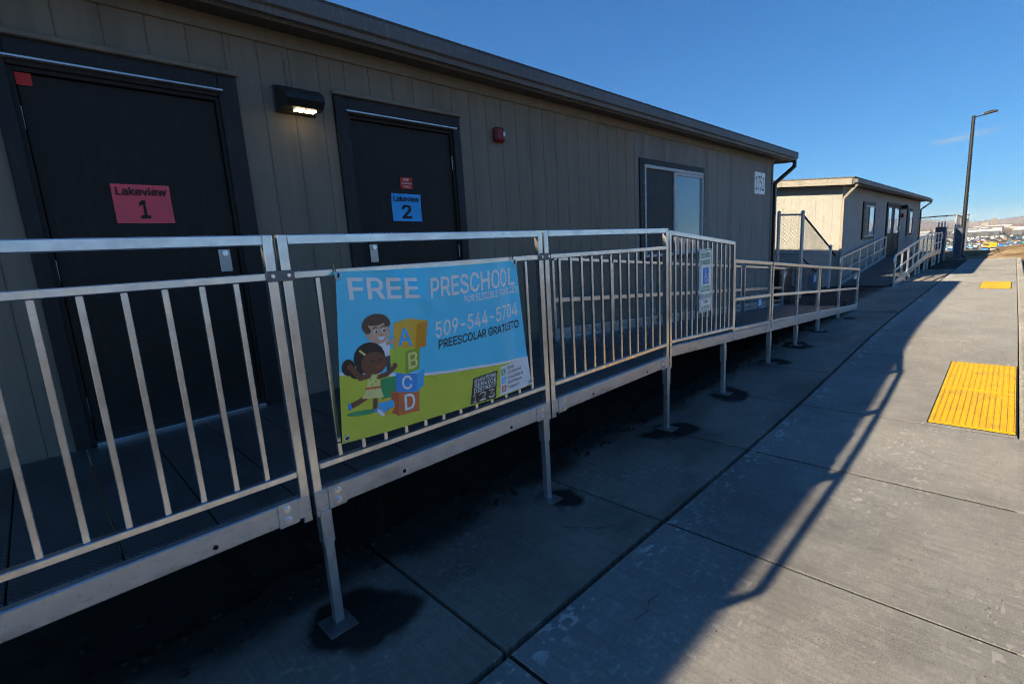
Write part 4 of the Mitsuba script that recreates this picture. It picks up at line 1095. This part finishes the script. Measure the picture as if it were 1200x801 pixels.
f2 = thing('boundary_fence', 'chain link fence and gate closing the yard past the cream building', 'fence')
for (a, b) in ((31.2, 1.95), (33.4, 1.93), (35.8, 1.92), (38.2, 1.9)):
    obj('post', tube([(a, b, 0.0), (a, b, 2.12)], 0.04, 8), 'm_galv', f2, 40)
obj('rail', tube([(31.62, BY + 0.05, 2.10), (31.2, 1.95, 2.10)], 0.025, 8), 'm_pole', f2, 40)
obj('rail', tube([(31.2, 1.95, 2.10), (33.4, 1.93, 2.06), (35.8, 1.92, 2.0), (38.2, 1.9, 1.92)], 0.025, 8), 'm_pole', f2, 40)
obj('rail', tube([(31.2, 1.95, 1.0), (33.4, 1.93, 0.97), (35.8, 1.92, 0.92)], 0.025, 8), 'm_pole', f2, 40)
k = obj('wire_mesh', mesh_panel((31.2, 1.95), (38.2, 1.9), 2.10, 1.92, 0.1, -0.1, 0.16, 0.004), 'm_galv', f2); labels[k] = {'kind': 'stuff'}
k = obj('wire_mesh', mesh_panel((31.62, 3.41), (31.2, 1.95), 2.10, 2.10, 0.15, 0.15, 0.16, 0.004), 'm_galv', f2); labels[k] = {'kind': 'stuff'}

lp_ = thing('street_lamp', 'tall dark street lamp with a short arm beside the sidewalk end', 'street lamp')
obj('pole', tube([(31.0, 1.66, 0.1), (31.0, 1.66, 1.0), (31.0, 1.70, 6.36)], [0.085, 0.08, 0.06], 12), 'm_pole', lp_, 40)
obj('pole_base', tube([(31.0, 1.66, 0.08), (31.0, 1.66, 0.22), (31.0, 1.66, 0.26)], [0.16, 0.16, 0.10], 14), 'm_pole', lp_, 40)
obj('arm', tube([(31.0, 1.70, 6.28), (31.0, 1.52, 6.30), (31.0, 1.36, 6.34)], 0.025, 8), 'm_pole', lp_, 40)
obj('lamp_head', hull([(30.85, 1.38, 6.32), (31.15, 1.38, 6.32), (30.85, 1.38, 6.40), (31.15, 1.38, 6.40), (30.83, 0.92, 6.38), (31.17, 0.92, 6.38), (30.85, 0.95, 6.42), (31.15, 0.95, 6.42), (30.9, 1.15, 6.45), (31.1, 1.15, 6.45)]), 'm_pole', lp_)

# ------------------------------------------------------------------ valley floor: far lot, sheds, town, hills
LOT = -9.2
mat('m_car_paint', (0.5, 0.5, 0.5), 0.35)
scene['m_car_paint'] = {'type': 'twosided', 'b': {'type': 'principled', 'base_color': {'type': 'mesh_attribute', 'name': 'vertex_color'}, 'roughness': 0.35, 'specular': 0.5}}
scene['m_vc_matte'] = {'type': 'twosided', 'b': {'type': 'principled', 'base_color': {'type': 'mesh_attribute', 'name': 'vertex_color'}, 'roughness': 0.85, 'specular': 0.2}}


def merged(parts):
    ms, cs = [], []
    for m, c in parts:
        m = m.copy(); m.merge_vertices()
        m = trimesh.Trimesh(m.vertices[m.faces].reshape(-1, 3), np.arange(len(m.faces) * 3).reshape(-1, 3), process=False)
        ms.append(m); cs.append(np.tile(np.asarray(c, float), (len(m.vertices), 1)))
    return cat(ms), np.vstack(cs)


def vehicle(kind, col):
    dk = (0.02, 0.022, 0.025); ty = (0.015, 0.015, 0.015)
    P = []
    if kind == 'car':
        L, w, h = 4.6, 1.8, 1.5
        P.append((hull([(-2.3, sy_ * 0.85, z) for sy_ in (-1, 1) for z in (0.35, 0.75)] + [(2.3, sy_ * 0.85, z) for sy_ in (-1, 1) for z in (0.35, 0.72)] + [(-2.0, sy_ * 0.9, 0.92) for sy_ in (-1, 1)] + [(1.6, sy_ * 0.9, 0.92) for sy_ in (-1, 1)]), col))
        P.append((hull([(-1.6, s * 0.85, 0.92) for s in (-1, 1)] + [(1.1, s * 0.85, 0.92) for s in (-1, 1)] + [(-1.1, s * 0.68, 1.36) for s in (-1, 1)] + [(0.35, s * 0.68, 1.36) for s in (-1, 1)]), dk))
        P.append((box(-1.1, 0.35, -0.67, 0.67, 1.365, 1.44, 0.03), col))
        wx_ = (-1.4, 1.4)
    elif kind == 'truck':
        P.append((box(-3.6, 1.2, -1.2, 1.2, 0.9, 3.4, 0.05), col)); P.append((hull([(1.3, s * 1.1, z) for s in (-1, 1) for z in (0.5, 2.5)] + [(2.9, s * 1.1, z) for s in (-1, 1) for z in (0.5, 1.4)] + [(2.4, s * 1.05, 2.4) for s in (-1, 1)]), (0.6, 0.6, 0.6)))
        P.append((box(-3.5, 2.6, -1.0, 1.0, 0.5, 0.9), ty)); P.append((box(2.0, 2.72, -1.0, 1.0, 1.5, 2.2, 0.02), dk))
        wx_ = (-2.6, 2.1)
    else:
        P.append((box(-5.2, 5.2, -1.25, 1.25, 0.6, 2.95, 0.25), col)); P.append((box(-4.9, 4.6, -1.28, 1.28, 1.75, 2.35), dk)); P.append((box(5.0, 6.2, -1.1, 1.1, 0.6, 1.6, 0.2), col))
        wx_ = (-3.5, 4.6)
    for wx in wx_:
        for s in (-1, 1):
            P.append((cyl((wx, s * 0.78, 0.34), (0, 1, 0), 0.34, 0.24, 10), ty))
    return merged(P)


COLS = {'white': (0.72, 0.72, 0.72), 'blue': (0.03, 0.22, 0.62), 'pale blue': (0.22, 0.48, 0.75), 'dark grey': (0.05, 0.05, 0.055), 'silver': (0.42, 0.43, 0.44), 'orange': (0.70, 0.25, 0.03), 'red': (0.45, 0.03, 0.03), 'tan': (0.42, 0.32, 0.2), 'green': (0.08, 0.36, 0.22)}
protos = {}


def put(kind, colname, X_, Y_, rz):
    if (kind, colname) not in protos:
        m, c = vehicle(kind, COLS.get(colname, (0.50, 0.30, 0.012)))
        protos[(kind, colname)] = mikit.ply(m, 'm_car_paint', color=c)
    nm = {'car': 'parked_car', 'truck': 'box_truck', 'bus': 'yellow_bus'}[kind]
    k_ = numbered(nm)
    scene[k_] = {**protos[(kind, colname)], 'to_world': T().translate([X_, Y_, LOT + 0.02]).rotate([0, 0, 1], rz)}
    if kind == 'bus': tag(k_, 'long yellow bus at the front of the far lot', 'bus')
    else: tag(k_, f'{colname} {"car" if kind == "car" else "box truck"} parked in the far lot below', 'car' if kind == 'car' else 'truck', f'{colname} {kind}s in the far lot')


lot_rng = random.Random(5)
rows = [(284, ['dark grey', 'blue', 'silver']), (296, ['blue', 'pale blue', 'blue', 'white', 'dark grey']), (310, ['pale blue', 'blue', 'pale blue', 'blue', 'white']), (326, ['blue', 'pale blue', 'white', 'blue', 'pale blue']), (344, ['pale blue', 'white', 'blue', 'blue', 'dark grey']), (365, ['blue', 'pale blue', 'white', 'red', 'green', 'pale blue']), (390, ['dark grey', 'orange', 'tan', 'blue', 'dark grey']), (420, ['orange', 'tan', 'orange', 'dark grey', 'green', 'dark grey']), (455, ['dark grey', 'white', 'blue', 'silver', 'dark grey']), (500, ['white', 'tan', 'dark grey', 'silver', 'dark grey']), (555, ['white', 'dark grey', 'silver', 'white'])]
for X_, cs in rows:
    y_ = -0.014 * X_ + lot_rng.uniform(-3, 3)
    ymax = 0.078 * X_
    while y_ < ymax:
        c_ = lot_rng.choice(cs)
        kind = 'truck' if (c_ in ('blue', 'pale blue', 'orange', 'white', 'green') and lot_rng.random() < 0.025) else 'car'
        if not (292 < X_ < 314 and 2 < y_ < 12):
            put(kind, c_, X_ + lot_rng.uniform(-1.5, 1.5), y_, 90 + lot_rng.uniform(-8, 8) if kind == 'truck' and lot_rng.random() < 0.5 else lot_rng.uniform(-6, 6))
        y_ += lot_rng.choice([2.6, 2.7, 2.9, 3.4]) * (1.0 if kind == 'car' else 1.9)
put('bus', 'yellow', 300, 7.0, 14)


def house(name, label, X_, Y_, L, Wd, h, wall, roof, rz=0, cat_='building', group=None, flat=True):
    t = thing(name, label, cat_, group)
    M = T().translate([X_, Y_, LOT]).rotate([0, 0, 1], rz)

    def o(nm, m, c, par=t):
        mm, cc = merged([(m, c)])
        k_ = numbered(par + '__' + nm); scene[k_] = {**mikit.ply(mm, 'm_vc_matte', color=cc), 'to_world': M}; return k_
    o('wall', box(-Wd / 2, Wd / 2, -L / 2, L / 2, -1, h), wall)
    o('roof', hull([(sx * (Wd / 2 + 0.4), sy_ * (L / 2 + 0.4), h + 0.01) for sx in (-1, 1) for sy_ in (-1, 1)] + [(0, sy_ * (L / 2 + 0.4), h + (1.6 if flat else 3.0)) for sy_ in (-1, 1)]), roof)
    if h < 12:
        n = max(2, int(L / 9))
        for i_ in range(n):
            yc = -L / 2 + L * (i_ + 0.5) / n
            o('door', box(-Wd / 2 - 0.12, -Wd / 2 - 0.01, yc - 1.8, yc + 1.8, 0.1, min(h * 0.7, 4)), (0.06, 0.07, 0.09))
    return t


wr_ = (0.40, 0.40, 0.40)
dkw = (0.10, 0.10, 0.11)
house('warehouse', 'long low white roofed warehouse straight behind the far lot', 690, 27, 34, 50, 4.0, dkw, wr_)
house('warehouse', 'white warehouse at the right edge behind the far lot', 650, -9, 18, 40, 4.0, (0.12, 0.12, 0.125), wr_, 6)
house('warehouse', 'brown warehouse between the white ones behind the far lot', 700, 3.5, 9, 30, 4.2, (0.14, 0.09, 0.06), (0.12, 0.10, 0.09))
house('warehouse', 'pale warehouse with a dark front left of the street lamp', 610, 62, 30, 30, 3.8, dkw, (0.30, 0.30, 0.31), -4)
house('warehouse', 'grey warehouse further back behind the white roofs', 900, 56, 44, 40, 5, (0.10, 0.11, 0.13), (0.22, 0.23, 0.25))
house('warehouse', 'long grey white warehouse in the middle distance right of the lamp', 980, 10, 46, 50, 5, (0.14, 0.14, 0.15), (0.33, 0.33, 0.34), 5)
house('warehouse', 'pale shed in the distance behind the landing', 790, 92, 40, 30, 5, dkw, wr_, 0)
house('warehouse', 'far white warehouse under the hillside', 1300, 30, 50, 50, 6, (0.2, 0.18, 0.16), (0.38, 0.38, 0.38), 0)
tw = house('tower_block', 'tall pale tower block standing below the hills', 2600, 56, 13, 14, 29, (0.24, 0.18, 0.13), (0.2, 0.16, 0.12), 0, 'tower block')
for i_ in range(7):
    mm, cc = merged([(box(-7.1, -7.01, -5.6, 5.6, 3 + 3.6 * i_, 4.6 + 3.6 * i_), (0.10, 0.09, 0.09))])
    k_ = numbered(tw + '__window_band'); scene[k_] = {**mikit.ply(mm, 'm_vc_matte', color=cc), 'to_world': T().translate([2600, 56, LOT])}
house('office_block', 'lower pale block left of the tower block', 2450, 76, 18, 14, 17, (0.27, 0.24, 0.20), (0.2, 0.18, 0.15), 0, 'building')
ch = thing('mast', 'slim pale mast standing behind the street lamp', 'mast')
obj('shaft', tube([(1500, 74.5, LOT), (1500, 74.5, 22)], [1.6, 1.0], 8), 'm_white', ch, 40)
obj('top', tube([(1500, 74.5, 22), (1500, 74.5, 25.5)], [2.0, 1.8], 8), 'm_cabinet', ch, 40)
# small town houses and tree clumps on the valley floor
town = random.Random(9)
for i_ in range(70):
    X_ = town.uniform(900, 2900); Y_ = X_ * town.uniform(-0.02, 0.14)
    c_ = town.choice([(0.45, 0.30, 0.22), (0.60, 0.55, 0.5), (0.35, 0.2, 0.16), (0.7, 0.68, 0.66)])
    k_ = numbered('town_house')
    mm, cc = merged([(box(-5, 5, -7, 7, -1, 5), c_), (hull([(sx * 5.4, sy_ * 7.4, 5.0) for sx in (-1, 1) for sy_ in (-1, 1)] + [(0, -7.4, 7.4), (0, 7.4, 7.4)]), (0.14, 0.11, 0.10))])
    scene[k_] = {**mikit.ply(mm, 'm_vc_matte', color=cc), 'to_world': T().translate([X_, Y_, LOT]).rotate([0, 0, 1], town.uniform(-20, 20))}
    tag(k_, 'small gabled house among others in the distant town', 'house', 'small houses in the distant town')
mat('m_far_foliage', lambda p, n, uv: mix(C((0.055, 0.045, 0.03)), C((0.11, 0.075, 0.045)), fbm(p.x * 0.2, p.y * 0.2, p.z * 0.3, 3)), 0.95)
clump = []
for i_ in range(240):
    X_ = town.uniform(950, 2900); Y_ = X_ * town.uniform(-0.03, 0.15); R_ = town.uniform(1.8, 3.6)
    m = trimesh.creation.icosphere(subdivisions=1, radius=R_)
    m.vertices = m.vertices * (1 + 0.35 * (meshkit.noise(m.vertices * 1.3 + i_) - 0.5)[:, None]) * [1, 1.2, 0.9] + [X_, Y_, LOT + R_ * 0.75]
    clump.append(m)
k = obj('distant_trees', cat(clump), 'm_far_foliage'); tag(k, 'bare brown trees scattered through the distant town', 'trees', None, 'stuff')


def ridge(name, X_, prof, depth, seed, label):
    ys_ = np.linspace(prof[0][0], prof[-1][0], 160)
    h = np.interp(ys_, [q[0] for q in prof], [q[1] for q in prof])
    h = h + (meshkit.fbm(np.stack([ys_ / 160.0, ys_ * 0, ys_ * 0 + seed], -1), 4, seed) - 0.5) * 14
    rows_ = []
    for t, f in ((-1, 0.0), (-0.6, 0.38), (-0.25, 0.8), (0, 1.0), (0.5, 0.7), (1, 0)):
        nz = (meshkit.fbm(np.stack([ys_ / 90.0, ys_ * 0 + t * 4, ys_ * 0 + seed], -1), 4, seed + 3) - 0.5) * 18 * (f * (1 - f) * 3)
        rows_.append(np.stack([np.full_like(ys_, X_ + t * depth), ys_, np.maximum(LOT - 2 + (h - LOT) * f + nz, LOT - 3)], -1))
    V_ = np.concatenate(rows_); n = len(ys_); I_ = np.arange(len(V_)).reshape(-1, n)
    F_ = np.stack([I_[:-1, :-1], I_[1:, :-1], I_[1:, 1:], I_[:-1, 1:]], -1).reshape(-1, 4)
    struct(name, (V_, F_), 'm_hill', True, label)


ridge('hills', 5200, [(-3500, 60), (-900, 75), (-40, 40), (80, 30), (150, 38), (230, 12), (300, 5), (420, 40), (520, 68), (900, 70), (3500, 50)], 900, 4, 'low brown hills behind the distant town')
ridge('hill', 7600, [(-5000, 90), (-1500, 120), (-60, 62), (100, 50), (250, 40), (420, 52), (700, 95), (5000, 70)], 1300, 8, 'farther hazy ridge on the horizon')

# air: the farthest things fade
scene['air'] = {'type': 'homogeneous', 'albedo': {'type': 'rgb', 'value': [0.95, 0.96, 0.97]}, 'sigma_t': {'type': 'rgb', 'value': [5.5e-5, 7.5e-5, 1.05e-4]}}
USE_HAZE = True
if USE_HAZE:
    scene['haze'] = {'type': 'cube', 'to_world': T().translate([0, 0, 68]).scale([10500, 10500, 84]), 'bsdf': {'type': 'null'}, 'interior': {'type': 'ref', 'id': 'air'}}
    tag('haze', None, None, None, 'stuff')
    scene['camera']['medium'] = {'type': 'ref', 'id': 'air'}
